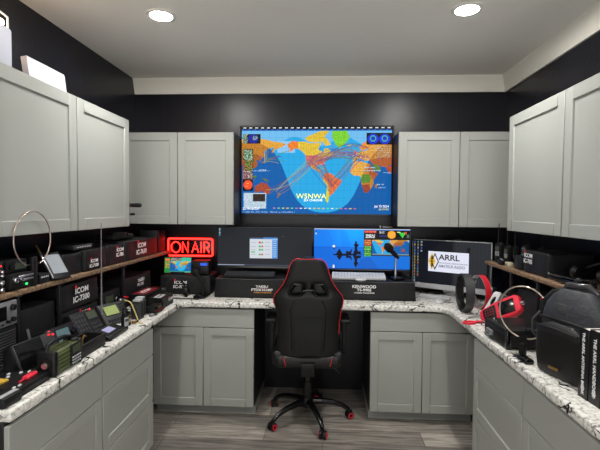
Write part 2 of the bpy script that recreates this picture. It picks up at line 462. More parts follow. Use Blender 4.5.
upper('grey wall cabinet on the left wall at the picture edge with papers on top', (xl, (1.12 + 2.469) / 2, ZU0), PI / 2, 1.349, (0.674, 0.675), xl - WL - 0.002)
upper('grey single door wall cabinet on the right wall next to the back corner', (xr, (2.4 + 3.091) / 2, ZU0), -PI / 2, 0.691, (0.691,), WR - xr - 0.002)
upper('grey wall cabinet on the right wall at the picture edge', (xr, (1.12 + 2.397) / 2, ZU0), -PI / 2, 1.277, (0.639, 0.638), WR - xr - 0.002)

# granite worktop, one U shaped slab with clipped inner corners
XLC, XRC, YC = -1.115, 0.9293, 3.327
e = 0.002
poly = [(WL + e, 1.465), (XLC, 1.465), (XLC, YC - 0.07), (XLC + 0.02, YC - 0.02), (XLC + 0.07, YC), (XRC - 0.09, YC), (XRC - 0.03, YC - 0.02), (XRC, YC - 0.08),
        (XRC, 1.40), (WR - e, 1.40), (WR - e, YB - e), (WL + e, YB - e)]
tag(MB().prism(poly, CB + 0.0005, CT, 'z', 0.009, 3).build('countertop', 'granite'), 'white granite worktop with black veins running round three walls', 'countertop')

# recessed ceiling lamps
lamps = []
def lamp(x, y, label):
    t = thing('ceiling_light', label, 'lamp', (x, y, ZC))
    MB().lathe([(0.067, -0.0005), (0.09, -0.0005), (0.09, -0.003), (0.084, -0.007), (0.067, -0.009), (0.067, -0.0005)], 40, cap=False).build('trim_ring', 'lamp_trim', t)
    MB().lathe([(0.0, -0.005), (0.05, -0.0065), (0.0665, -0.0075), (0.0665, -0.0015), (0, -0.0015)], 40).build('diffuser', 'lamp_glow', t)
lamp(-1.018, 2.659, 'round recessed ceiling light on the left side')
lamp(0.826, 2.651, 'round recessed ceiling light on the right side')
for x in (-1.018, 0.826):
    for y in (0.5,):
        lamp(x, y, 'round recessed ceiling light, %s of the pair overhead near the viewer' % ('left' if x < 0 else 'right'))
# ------------------------------------------------------------------ gaming chair (seen from behind; faces the worktop, local +Y)
ch = thing('gaming_chair', 'black gaming chair with red piping standing at the knee space', 'chair', (-0.122, 3.40, 0), D(2))
def chair():
    t = ch
    SHIFT = -0.03
    # rows: z, half width, y of the back sheet ; columns as fractions
    rows = [(0.555, .205, -.235), (0.575, .232, -.238), (0.65, .235, -.248), (0.74, .225, -.262), (0.83, .226, -.276), (0.91, .236, -.290), (0.965, .254, -.298),
            (1.005, .258, -.304), (1.04, .246, -.310), (1.085, .204, -.318), (1.125, .178, -.325), (1.165, .158, -.332), (1.215, .143, -.341), (1.262, .131, -.349), (1.295, .112, -.355), (1.312, .078, -.358)]
    cols = [-1, -.86, -.60, -.2, .2, .60, .86, 1]
    holes = {(8, 2), (9, 2), (8, 4), (9, 4)}
    bm = bmesh.new(); g = []
    rows = [(z, hw * 1.045, y) for z, hw, y in rows]
    for z, hw, y in rows:
        line = []
        for c in cols:
            wing = 0.05 * max(0, abs(c) - .5) / .5 * (1 if z < 1.1 else .5)
            cc = c
            if abs(abs(c) - .6) < .01: cc = c * (0.78 if 1.05 < z < 1.1 else (0.7 if z >= 1.1 and z < 1.15 else 1))
            line.append(bm.verts.new((cc * hw, y + wing + (0.012 if abs(c) < .3 else 0), z)))
        g.append(line)
    for i in range(len(rows) - 1):
        for j in range(len(cols) - 1):
            if (i, j) in holes: continue
            bm.faces.new((g[i][j], g[i][j + 1], g[i + 1][j + 1], g[i + 1][j]))
    for f in bm.faces: f.smooth = True
    mb = MB(); mb.bm.free(); mb.bm = bm
    b = mb.build('backrest', 'leather', t, sharp=180)
    s = b.modifiers.new('thick', 'SOLIDIFY'); s.thickness = 0.085; s.offset = -1 
    s.use_even_offset = False
    bv = b.modifiers.new('sub', 'SUBSURF'); bv.levels = 2; bv.render_levels = 2
    # red piping along the rear outline
    def outline(side, k0):
        return [(side * r[1] * (0.95 if .93 < r[0] < 1.06 else .975), r[2] + 0.05 * (1 if r[0] < 1.1 else .5) - 0.002, r[0]) for r in rows[k0:]]
    L_ = outline(-1, 6); R_ = outline(1, 3)
    top = [(x, -.356 + 0.02 * abs(x) / .08, 1.309) for x in (-.05, 0, .05)]
    MB().tube(L_ + top + R_[::-1], 0.0034, 6).build('red_piping', 'red_piping', t)
    # padded rim of the harness openings and the panel seams
    for sx in (-1, 1):
        pts = [(sx * x, -.317 - (z - 1.05) * .17, z) for x, z in ((.052, 1.038), (.142, 1.038), (.118, 1.12), (.104, 1.128), (.046, 1.128), (.046, 1.05))]
        MB().tube(pts, 0.006, 8, closed=True).build('harness_rim', 'black_gloss', t)
        MB().tube([(sx * .118, -.246, .62), (sx * .122, -.262, .75), (sx * .13, -.288, .94), (sx * .10, -.302, 1.0)], 0.003, 6).build('seam', 'black_gloss', t)
        MB().box((sx * .115, -.279, .96), (.03, .008, .06), .002).build('strap_loop', 'dark', t)
    MB().tube([(-.04, -.312, 1.075), (0, -.318, 1.083), (.05, -.312, 1.079)], 0.006, 8).build('harness_bar', 'dark_grey', t)
    # neck pillow peeking over the far side and lumbar panel
    MB().box((0, -.262, .77), (.20, .02, .36), .009).build('rear_panel', 'fabric', t)
    MB().box((0, -.215, 1.085), (.30, .05, .16), .022, 3).build('neck_pillow', 'leather', t)
    # seat
    m = MB(); m.box((0, 0.03, .525), (.50, .52, .10), .035, 3); m.box((-.225, .03, .545), (.09, .50, .12), .035, 3); m.box((.225, .03, .545), (.09, .50, .12), .035, 3)
    m.build('seat', 'leather', t)
    for sx in (-1, 1):
        MB().tube([(sx * .165, -.232, .50), (sx * .172, -.236, .535), (sx * .178, -.234, .565)], .004, 6).build('red_stitching', 'red_piping', t)
    MB().box((0, -.19, .505), (.10, .14, .05), .008).build('back_bracket', 'dark', t)
    m = MB(); m.box((0, 0, .462), (.20, .26, .035), .006); m.box((0, -.13, .44), (.105, .10, .085), .008); m.build('tilt_mechanism', 'dark', t)
    m = MB(); m.tube([(.08, -.03, .46), (.18, -.05, .44), (.24, -.06, .40)], .006, 8); m.ball((.245, -.062, .395), .012); m.build('tilt_lever', 'black_gloss', t)
    m = MB(); m.cyl((0, 0, .17), (0, 0, .45), .027, n=20); m.cyl((0, 0, .12), (0, 0, .30), .034, n=20); m.build('gas_lift', 'black_gloss', t)
    MB().lathe([(0, .10), (.05, .10), (.056, .12), (.05, .155), (.038, .17), (0, .17)], 24).build('hub', 'black', t)
    for i in range(5):
        a = D(-70 + 72 * i); c, s_ = math.cos(a), math.sin(a)
        pts = [(c * r, s_ * r, z) for r, z in ((.035, .138), (.10, .14), (.2, .128), (.28, .104), (.325, .072))]
        MB().tube(pts, [.03, .026, .022, .019, .016], 10).build('base_leg', 'black_gloss', t)
        w = thing('caster', '', '', (c * .335, s_ * .335, 0)); del w['label']; del w['category']; w.parent = t
        w.rotation_euler = (0, 0, a + 0.9 + i)
        for q in (-1, 1):
            MB().cyl((q * .007, 0, .03), (q * .027, 0, .03), .03, n=24, bev=.004).build('wheel', 'black', w)
            m = MB(); m.lathe([(.014, 0), (.022, 0), (.022, .003), (.014, .003), (.014, 0)], 24, (q * .027 - (.0015 if q < 0 else 0), 0, .03), (0, PI / 2 * q, 0), cap=False); m.build('wheel_ring', 'red_bright', w)
        m = MB(); m.cyl((0, 0, .03), (0, 0, .075), .009); m.box((0, 0, .055), (.013, .05, .02), .004); m.build('fork', 'black', w)
    for sx in (-1, 1):
        m = MB(); m.box((sx * .285, .02, .66), (.03, .06, .24), .006); m.tube([(sx * .22, .02, .50), (sx * .27, .02, .51), (sx * .285, .02, .56)], .018, 10); m.box((sx * .285, .02, .74), (.045, .075, .09), .01)
        m.build('armrest_post', 'dark', t)
        MB().box((sx * .285, .03, .80), (.085, .26, .03), .013, 3).build('armrest_pad', 'black', t)
chair()
# ------------------------------------------------------------------ displays
def miller(lat):
    p = math.radians(lat); return math.degrees(1.25 * math.log(math.tan(PI / 4 + 0.4 * p)))
LAND = {
 'russia': ([(82,73),(105,77),(113,74),(140,73),(160,70),(180,69),(190,66),(178,62),(170,60),(163,58),(156,51),(155,58),(163,62),(142,59),(135,54),(140,48),(131,43),(120,50),(100,50),(82,50)], (222,160,58)),
 'china': ([(82,50),(100,50),(120,50),(131,43),(127,35),(122,40),(118,38),(122,30),(115,22),(108,20),(100,24),(92,26),(82,30)], (190,120,50)),
 'seasia': ([(92,26),(100,24),(108,20),(109,12),(104,9),(100,14),(98,8),(104,1),(98,17),(92,21)], (90,150,60)),
 'japan': ([(130,32),(136,34),(141,36),(141,41),(145,44),(140,45),(139,38),(132,35)], (210,150,70)),
 'indo': ([(96,5),(106,-6),(115,-8),(110,-6),(104,1)], (200,110,60)), 'borneo': ([(109,1),(117,7),(118,1),(114,-4)], (90,160,70)),
 'guinea': ([(131,-1),(141,-3),(150,-10),(141,-9),(134,-4)], (120,150,60)),
 'australia': ([(114,-22),(122,-17),(130,-12),(136,-12),(140,-17),(142,-11),(146,-19),(153,-26),(150,-37),(140,-38),(131,-31),(118,-35),(115,-34)], (196,96,70)),
 'nz': ([(173,-35),(178,-38),(172,-44),(167,-46),(172,-40)], (170,140,80)),
 'alaska': ([(-168,66),(-156,71),(-141,70),(-141,60),(-150,60),(-158,56),(-165,55),(-160,59),(-165,62)], (236,128,44)),
 'canada': ([(-141,70),(-125,70),(-115,68),(-95,68),(-85,69),(-92,60),(-85,56),(-80,52),(-79,60),(-70,61),(-58,52),(-65,47),(-75,45),(-83,43),(-95,49),(-123,49),(-133,56),(-141,60)], (222,188,58)),
 'arctic': ([(-125,74),(-118,77),(-105,79),(-90,82),(-65,83),(-78,76),(-70,72),(-62,66),(-75,64),(-82,70),(-100,69),(-118,70)], (222,188,58)),
 'greenland': ([(-60,82),(-25,83),(-18,76),(-24,70),(-42,60),(-52,67),(-60,76)], (122,206,50)),
 'usa': ([(-124,49),(-95,49),(-83,43),(-68,46),(-75,38),(-81,31),(-80,26),(-84,30),(-90,30),(-97,27),(-106,32),(-117,33),(-122,38)], (206,110,92)),
 'mexico': ([(-117,33),(-106,32),(-97,26),(-97,20),(-91,19),(-88,21),(-87,16),(-83,10),(-78,8),(-85,12),(-95,16),(-105,20),(-110,25)], (200,140,60)),
 'cuba': ([(-84,22),(-75,20),(-70,19),(-77,22)], (120,190,80)),
 'samerica': ([(-78,8),(-72,12),(-60,9),(-50,0),(-35,-6),(-39,-15),(-48,-26),(-57,-36),(-65,-42),(-68,-54),(-74,-50),(-72,-30),(-70,-18),(-80,-6),(-80,0)], (232,112,52)),
 'andes': ([(-80,-3),(-76,-5),(-68,-18),(-66,-30),(-65,-42),(-68,-54),(-74,-50),(-72,-30),(-70,-18),(-80,-6)], (206,206,70)),
 'africa': ([(-17,15),(-10,30),(-5,36),(10,37),(32,31),(43,12),(51,11),(40,-5),(40,-15),(33,-27),(27,-34),(18,-34),(12,-17),(9,0),(8,4),(-8,5)], (226,168,72)),
 'congo': ([(9,0),(14,8),(30,8),(34,-2),(30,-12),(12,-12)], (110,180,70)), 'safrica': ([(12,-17),(30,-15),(33,-27),(27,-34),(18,-34)], (180,90,70)), 'eafrica': ([(32,31),(43,12),(51,11),(40,-5),(30,8),(26,22)], (200,110,60)),
 'madagascar': ([(44,-16),(50,-15),(47,-25),(44,-23)], (200,150,60)),
 'europe': ([(-10,37),(-9,43),(-2,47),(5,52),(8,57),(14,55),(24,58),(22,65),(24,70),(40,68),(60,70),(82,73),(82,50),(60,45),(48,42),(40,41),(28,41),(22,37),(15,40),(3,43),(-5,36)], (220,160,70)),
 'scand': ([(5,61),(14,68),(26,71),(30,66),(22,60),(12,56)], (236,140,50)), 'uk': ([(-5,50),(1,52),(-3,58),(-8,54)], (220,100,110)), 'iceland': ([(-24,65),(-14,66),(-18,63)], (220,180,70)),
 'midas': ([(28,41),(40,41),(48,42),(60,45),(82,50),(82,30),(70,25),(57,26),(48,30),(36,32)], (206,120,70)), 'arabia': ([(36,32),(48,30),(58,20),(44,13)], (110,170,70)), 'india': ([(68,24),(82,28),(82,15),(77,8),(73,18)], (214,100,70)),
}
def world_map(c, x0, y0, W, top, kx, lon0, night=True, sun=-79, dec=21.0, simple=False, y1=None):
    """map drawn from column x0, width W columns = 360 degrees; equator on row top"""
    y1 = y1 or c.h
    lonp = lambda lon: x0 + ((lon - lon0) % 360) / 360 * W
    LON = lon0 + (c.X - x0) / W * 360
    m_ = (top - c.Y) * kx
    LAT = np.degrees(2.5 * np.arctan(np.exp(0.8 * np.radians(m_))) - 0.625 * PI)
    reg = (c.X >= x0) & (c.X < x0 + W) & (c.Y >= y0) & (c.Y < y1)
    c.a[reg] = (36, 166, 226)
    ice = reg & (LAT + 6 * np.sin(np.radians(LON * 3)) > 70); c.a[ice] = (110, 186, 236)
    shelf = reg & (np.abs(LAT - 62) < 9) & (np.abs(((LON - 190) + 180) % 360 - 180) < 22); c.a[shelf] = (140, 196, 240)
    for nm, (pts, colr) in LAND.items():
        for off in (0,):
            px = []; base = (pts[0][0] - lon0) % 360
            for lo, la in pts:
                v = (lo - lon0) % 360
                if v - base > 180: v -= 360
                if base - v > 180: v += 360
                px.append((x0 + v / 360 * W, top - miller(la) / kx))
            m = c.mask(px) & reg
            n = rng.normal(0, 1, c.a.shape[:2] + (1,)) * (16 if not simple else 8)
            c.a[m] = (np.array(colr) + n * np.array([1, .9, .8]))[m]
    # lakes / bay
    if not simple:
        for lo, la, r in ((-88, 59, 3.0), (-86, 46, 1.6), (150, 56, 4), (52, 42, 1.5)):
            c.disc(lonp(lo), top - miller(la) / kx, r, (40, 150, 220))
    term = np.degrees(np.arctan(-np.cos(np.radians(LON - sun)) / math.tan(math.radians(dec))))
    nm = reg & (LAT < term)
    dark = c.a * np.array([.84, .76, .66]); water = (c.a[..., 2] > 200)
    c.a[nm] = dark[nm]; c.a[nm & water] = (2, 92, 168)
    return lonp, lambda la: top - miller(la) / kx

def tv_canvas():
    c = Canvas(304, 172, (10, 10, 14))
    kx = 360 / 300.0
    lonp, latp = world_map(c, 2, 4, 300, 100, kx, 82)
    pc = lambda lo, la: (lonp(lo), latp(la))
    for lo in range(0, 360, 15):
        x = int(lonp(lo)); c.a[4:, x] = c.a[4:, x] * .93
    for la in range(-60, 80, 15):
        y = int(latp(la)); c.a[y] = c.a[y] * .93
    home = (-100, 37)
    pal = [(130, 80, 170), (190, 120, 70), (80, 70, 150), (170, 70, 110), (90, 140, 100), (170, 160, 80), (110, 70, 70), (60, 70, 140)]
    for i in range(34):
        lo, la = random.choice([(10, 50), (0, 52), (25, 45), (15, 42), (-8, 40), (30, 60), (12, 58)]); lo += random.uniform(-9, 9); la += random.uniform(-5, 5)
        x0, y0 = pc(home[0] + random.uniform(-20, 25), home[1] + random.uniform(-8, 9)); x1, y1 = pc(lo, la)
        c.line(x0, y0, x1, y1, random.choice(pal), .34, random.uniform(6, 20))
    for i in range(16):
        x0, y0 = pc(home[0] + random.uniform(-20, 25), home[1] + random.uniform(-8, 6)); x1, y1 = pc(random.uniform(-65, -45), random.uniform(-35, -8))
        c.line(x0, y0, x1, y1, random.choice(pal), .42, random.uniform(-10, 6))
    for i in range(9):
        x0, y0 = pc(random.uniform(-70, -45), random.uniform(-30, -8)); x1, y1 = pc(random.uniform(-6, 20), random.uniform(38, 54))
        c.line(x0, y0, x1, y1, random.choice(pal), .42, random.uniform(-4, 8))
    for i in range(14):
        x0, y0 = pc(random.uniform(136, 141), random.uniform(33, 40)); a = random.uniform(-.1, 2.4); r = random.uniform(14, 55)
        c.line(x0, y0, x0 + math.cos(a) * r, y0 - math.sin(a) * r * .8, random.choice(pal + [(210, 200, 180)]), .65, 2)
    for i in range(9):
        x0, y0 = pc(random.uniform(140, 176), random.uniform(-40, -28)); x1, y1 = pc(random.uniform(-122, -100), random.uniform(28, 40))
        c.line(x0, y0, x1, y1, random.choice(pal[:4] + [(200, 190, 90)]), .42, random.uniform(-14, 10))
    for i in range(60):
        x, y = pc(random.gauss(10, 14), random.gauss(50, 6)); c.rect(x, y, x + 2, y + 1, random.choice([(230, 170, 80), (190, 80, 120), (150, 100, 60), (240, 210, 120), (90, 60, 60)]))
    for i in range(70):
        x, y = pc(random.uniform(-122, -75), random.uniform(28, 48)); c.rect(x, y, x + 2, y + 1, random.choice([(226, 150, 150), (190, 90, 120), (210, 90, 60), (150, 60, 70)]))
    # dark band with hour ticks
    c.rect(0, 0, 304, 5, (18, 18, 24)); c.rect(2, 5, 302, 8, (40, 110, 190))
    for x in range(5, 304, 12): c.rect(x, 1, x + 6, 3.4, (222, 226, 230)); c.rect(x + 1, 5, x + 9, 7, (20, 60, 140))
    # satellite globe
    c.rect(4, 14, 40, 33, (16, 18, 22)); c.speck(4, 14, 14, 33, [(180, 200, 180), (120, 150, 120), (70, 90, 80)], .7); c.disc(25, 23.5, 10.5, (24, 30, 150), 9); c.speck(24, 18, 34, 26, [(90, 170, 90), (40, 60, 160), (200, 210, 200)], .5)
    # band condition panel
    c.rect(4, 44, 25, 104, (20, 22, 24)); c.rect(4, 66, 9, 104, (150, 80, 60))
    c.speck(5, 45, 24, 66, [(80, 190, 90), (230, 230, 230), (30, 60, 40), (20, 20, 20)], .8)
    c.speck(9, 66, 24, 86, [(70, 180, 80), (220, 50, 50), (20, 20, 20), (60, 160, 70)], .85)
    c.speck(5, 86, 24, 104, [(210, 210, 205), (120, 120, 120), (40, 40, 40), (210, 70, 60)], .8)
    # red sun
    c.rect(4, 104, 25, 127, (14, 14, 16)); c.disc(14.5, 115, 9.4, (236, 84, 44)); c.rect(11, 111, 17, 113, (244, 150, 90)); c.rect(9, 117, 15, 118, (250, 170, 110))
    # cloud picture
    c.rect(6, 131, 52, 162, (170, 196, 214)); c.speck(6, 131, 52, 162, [(200, 216, 226), (150, 180, 204), (226, 232, 236)], .6); c.rect(25, 133, 50, 148, (44, 34, 30)); c.speck(25, 133, 50, 148, [(70, 52, 40), (30, 24, 22)], .4)
    # polar auroras
    c.rect(252, 12, 302, 35, (16, 16, 22))
    for x in (265, 288): c.disc(x, 24, 11, (30, 50, 210), 10); c.disc(x, 23, 6.5, (70, 180, 150), 6); c.disc(x, 23, 4.5, (30, 50, 190), 4)
    # list text at the right and stray call signs
    for y in range(38, 62, 4): c.speck(270, y, 300, y + 2, [(206, 204, 190), (150, 140, 110)], .55)
    for x, y, l in ((24, 86, 36), (36, 84, 16), (248, 79, 22), (246, 85, 34), (286, 89, 16), (272, 112, 16), (276, 118, 15)): c.speck(x, y, x + l, y + 2, [(206, 226, 240), (130, 180, 220)], .5)
    # bottom rows
    for x in range(66, 232, 9): c.rect(x, 160, x + 5, 162, random.choice([(220, 90, 90), (220, 200, 80), (110, 220, 130), (200, 120, 210), (230, 230, 230)]))
    c.speck(4, 168, 54, 170, [(180, 210, 235), (60, 130, 190)], .6); c.speck(60, 168, 110, 170, [(200, 220, 240), (50, 120, 190)], .6)
    return c
tv = thing('wall_television', 'large wall mounted television showing a coloured world map', 'television', (-0.083, YB - 0.001, 2.012))
def do_tv():
    W, H = 1.385, 0.803
    MB().box((0, -0.028, 0), (W - .02, .05, H - .02), .006).build('housing', 'black', tv)
    m = MB(); t_ = .012
    for c, s in (((0, -.055, H / 2 - t_ / 2), (W, .012, t_)), ((0, -.055, -H / 2 + t_ / 2), (W, .012, t_)), ((-W / 2 + t_ / 2, -.055, 0), (t_, .012, H)), ((W / 2 - t_ / 2, -.055, 0), (t_, .012, H))): m.box(c, s, .002, 1)
    m.build('bezel', 'black_gloss', tv)
    s = tv_canvas().build('screen', W - .022, H - .022, tv, (0, -.0555, 0))
    k = (W - .022) / 304
    X = lambda x: (x - 152) * k
    Z = lambda y: (86 - y) * k
    lettering([('W5NWA', .064, (X(143), Z(138)), 'CENTER', 1, 1.05), ('DX CHROME', .026, (X(147), Z(146)), 'CENTER', 0, 1.1),
               ('22:19:16 CDT', .038, (X(4), Z(155.5)), 'LEFT', 0, 1.05) if False else ('CDT', .028, (X(26), Z(164)), 'LEFT', 0, 1.0),
               ('22:19:16', .028, (X(4), Z(164)), 'LEFT', 0, 1.0), ('Jul 15 2024', .028, (X(298), Z(157)), 'RIGHT', 0, 1.0), ('22:19 UTC', .02, (X(298), Z(163)), 'RIGHT', 1, 1.0)],
              ['txt_white', 'txt_yellow'], s, (0, -.0008, 0), name='screen_lettering')
    lettering([('.....', .02, (0, 0))], 'mid_grey', tv, (0, -.0615, -H / 2 + .006), name='brand_mark')
do_tv()

def monitor_shell(t, W, H, frame, chin=0.0, depth=.03):
    MB().box((0, depth / 2 + .004, 0), (W - .01, depth, H - .01), .008).build('housing', frame[0], t)
    m = MB(); b = .007
    m.box((0, 0, H / 2 - b / 2), (W, .01, b), .0015, 1); m.box((0, 0, -H / 2 + (b + chin) / 2), (W, .01, b + chin), .0015, 1)
    m.box((-W / 2 + b / 2, 0, 0), (b, .01, H), .0015, 1); m.box((W / 2 - b / 2, 0, 0), (b, .01, H), .0015, 1)
    m.build('bezel', frame[1], t)
def wall_arm(t, x, yb):
    m = MB(); m.box((x, .045, 0), (.12, .02, .12), .004); m.tube([(x, .05, 0), (x, yb - .01, 0)], .018, 12); m.box((x, yb - .008, 0), (.1, .014, .2), .003)
    m.build('wall_arm', 'dark', t)
YM = 3.72
# left ultrawide: dark desktop with one small program window
m1 = thing('ultrawide_monitor', 'ultrawide monitor with a dark desktop and one small white program window', 'monitor', (-0.517, YM, 1.328))
def mon1():
    W, H = .832, .356
    monitor_shell(m1, W, H, ('black', 'black_gloss'), .012); wall_arm(m1, .0, YB - YM)
    c = Canvas(210, 88, (34, 36, 42)); c.a += np.linspace(0, 6, 88)[:, None, None] - 3
    for i, y in enumerate((2, 5, 8, 11, 14, 17)): c.rect(3, y, 6, y + 2, [(190, 200, 210), (120, 170, 190), (80, 150, 190)][i % 3])
    x0, y0, x1, y1 = 72, 22, 134, 71
    c.rect(x0, y0, x1, y1, (206, 212, 220)); c.rect(x0, y0, x1, y0 + 4, (70, 130, 200)); c.rect(x0, y0, x0 + 30, y0 + 3, (60, 70, 90)); c.rect(122, y0 + 6, x1, y1, (90, 150, 220)); c.rect(122, y0 + 3, x1, y0 + 6, (150, 190, 230))
    for q, y in enumerate((34, 43, 51, 62)):
        c.rect(92, y - 2, 97, y + 2, (70, 180, 100) if q else (210, 60, 60)); c.rect(98, y - 2, 102, y + 2, (210, 70, 80) if q % 2 else (70, 180, 100)); c.rect(75, y, 86, y + 1, (150, 160, 175)); c.rect(106, y - 1, 117, y, (150, 160, 175))
    c.rect(75, 55, 84, 58, (90, 190, 110))
    for y in range(30, 68, 5): c.rect(124, y, 131, y + 1, (200, 220, 240))
    c.rect(0, 86, 210, 88, (70, 80, 96)); c.rect(0, 86, 60, 88, (150, 160, 180)); c.rect(188, 86, 207, 88, (110, 120, 140)); c.rect(146, 19, 147, 20, (200, 205, 210))
    c.build('screen', W - .012, H - .03, m1, (0, -.0015, .007))
mon1()
m2 = thing('ultrawide_monitor', 'ultrawide monitor with a blue lake wallpaper and a map program', 'monitor', (0.318, YM, 1.325), D(-1.0))
def mon2():
    W, H = .826, .362
    monitor_shell(m2, W, H, ('black', 'black_gloss'), .002); wall_arm(m2, .0, YB - YM)
    w, h = 220, 94
    c = Canvas(w, h, (14, 118, 232))
    gx = c.X / w; gy = c.Y / h
    c.a[..., 1] = 128 + 40 * np.exp(-((gx - .42) / .2) ** 2 - ((gy - .05) / .35) ** 2) - 24 * (gy > .46) * (1 - gx * .3)
    c.a[..., 2] = 238 + 24 * np.exp(-((gx - .42) / .25) ** 2 - ((gy - .05) / .4) ** 2) - 22 * (gy > .46)
    # hill reflections
    c.a[c.mask([(60, 0), (76, 8), (86, 42), (66, 44)])] *= np.array([.8, .94, .98]); c.a[c.mask([(0, 0), (30, 0), (46, 30), (40, 44), (0, 44)])] *= np.array([.9, .96, .98])
    c.a[c.mask([(108, 70), (128, 64), (150, 92), (100, 92)])] *= np.array([1, .9, .93])
    c.a[42:44] *= np.array([.8, .88, .94])
    blk = (5, 8, 26)
    # boat, seated figure, dog and mirrored shapes
    for sgn in (1, -1):
        Y = lambda y: 60.5 + sgn * (y - 53.5) * (1 if sgn > 0 else .9)
        P = lambda q: [(a, Y(b)) for a, b in q]
        c.poly(P([(43, 52), (48, 54.5), (90, 54.5), (100, 53), (96, 51.5), (60, 51)]), blk)
        c.poly(P([(52, 51), (57, 42), (60, 40), (62, 44), (66, 51)]), blk); c.poly(P([(74, 48), (76, 44), (80, 46), (84, 45), (87, 39), (88, 42), (86, 51), (75, 51)]), blk)
        c.poly(P([(84, 52), (112, 53.5), (112, 54.5), (84, 54.5)]), blk)
        c.poly(P([(91, 52), (92, 44), (108, 45), (109, 52)]), blk)
        c.poly(P([(94, 46), (94, 33), (92, 31), (95, 26), (95, 22), (99, 22), (99, 26), (101, 30), (104, 26), (102, 34), (100, 35), (101, 46)]), blk)
    c.disc(46, 41, 2.6, (255, 240, 200)); c.rect(45, 44, 48, 48, (20, 24, 40)); c.rect(45, 40, 47, 42, (255, 255, 240)); c.disc(46, 88, 2.3, (255, 236, 190), 4)
    c.rect(3, 6, 6, 9, (60, 70, 90)); c.rect(3, 10, 6, 14, (190, 210, 230))
    c.rect(0, 0, w, 2, (190, 200, 220))
    # clock / map program
    c.rect(115, 3, 220, 62, (14, 15, 18))
    c.rect(116, 4, 143, 9, (224, 70, 50)); c.speck(118, 5, 142, 8, [(240, 150, 120), (224, 70, 50)], .5); c.rect(116, 10, 145, 24, (20, 20, 26)); c.speck(119, 12, 140, 21, [(230, 232, 236), (230, 232, 236), (30, 30, 40)], .85)
    c.rect(148, 4, 168, 22, (20, 22, 30)); c.speck(150, 5, 162, 10, [(220, 220, 220), (60, 60, 60)], .6); c.rect(150, 14, 168, 18, (40, 46, 110)); c.disc(178, 13, 9.5, (246, 164, 44), 9); c.disc(178, 13, 6, (250, 176, 60))
    c.poly([(194, 8), (210, 8), (203, 21)], (60, 210, 70)); c.rect(207, 6, 212, 12, (220, 80, 60)); c.rect(190, 6, 198, 8, (230, 230, 160)); c.rect(212, 12, 218, 20, (80, 100, 90))
    for i, y in enumerate(range(25, 61, 5)): c.rect(116, y, 132, y + 3.6, [(214, 110, 50), (226, 130, 60), (200, 90, 40), (60, 170, 70), (90, 200, 80), (50, 150, 60), (110, 200, 90), (50, 160, 70)][i]); c.speck(117, y + 1, 131, y + 2, [(20, 20, 20), (240, 220, 180)], .35)
    world_map(c, 134, 25, 84, 43, 360 / 84.0, -170, sun=-60, simple=True, y1=59)
    c.rect(134, 57, 218, 60, (120, 140, 150)); c.rect(0, 92, w, 94, (10, 60, 130))
    c.build('screen', W - .012, H - .014, m2, (0, -.0015, .001))
mon2()
m3 = thing('all_in_one_computer', 'angled silver edged computer screen showing a club logo on dark wallpaper', 'computer', (1.06, 3.712, 1.196), math.atan2(3.32 - 3.68, 1.258 - .74))
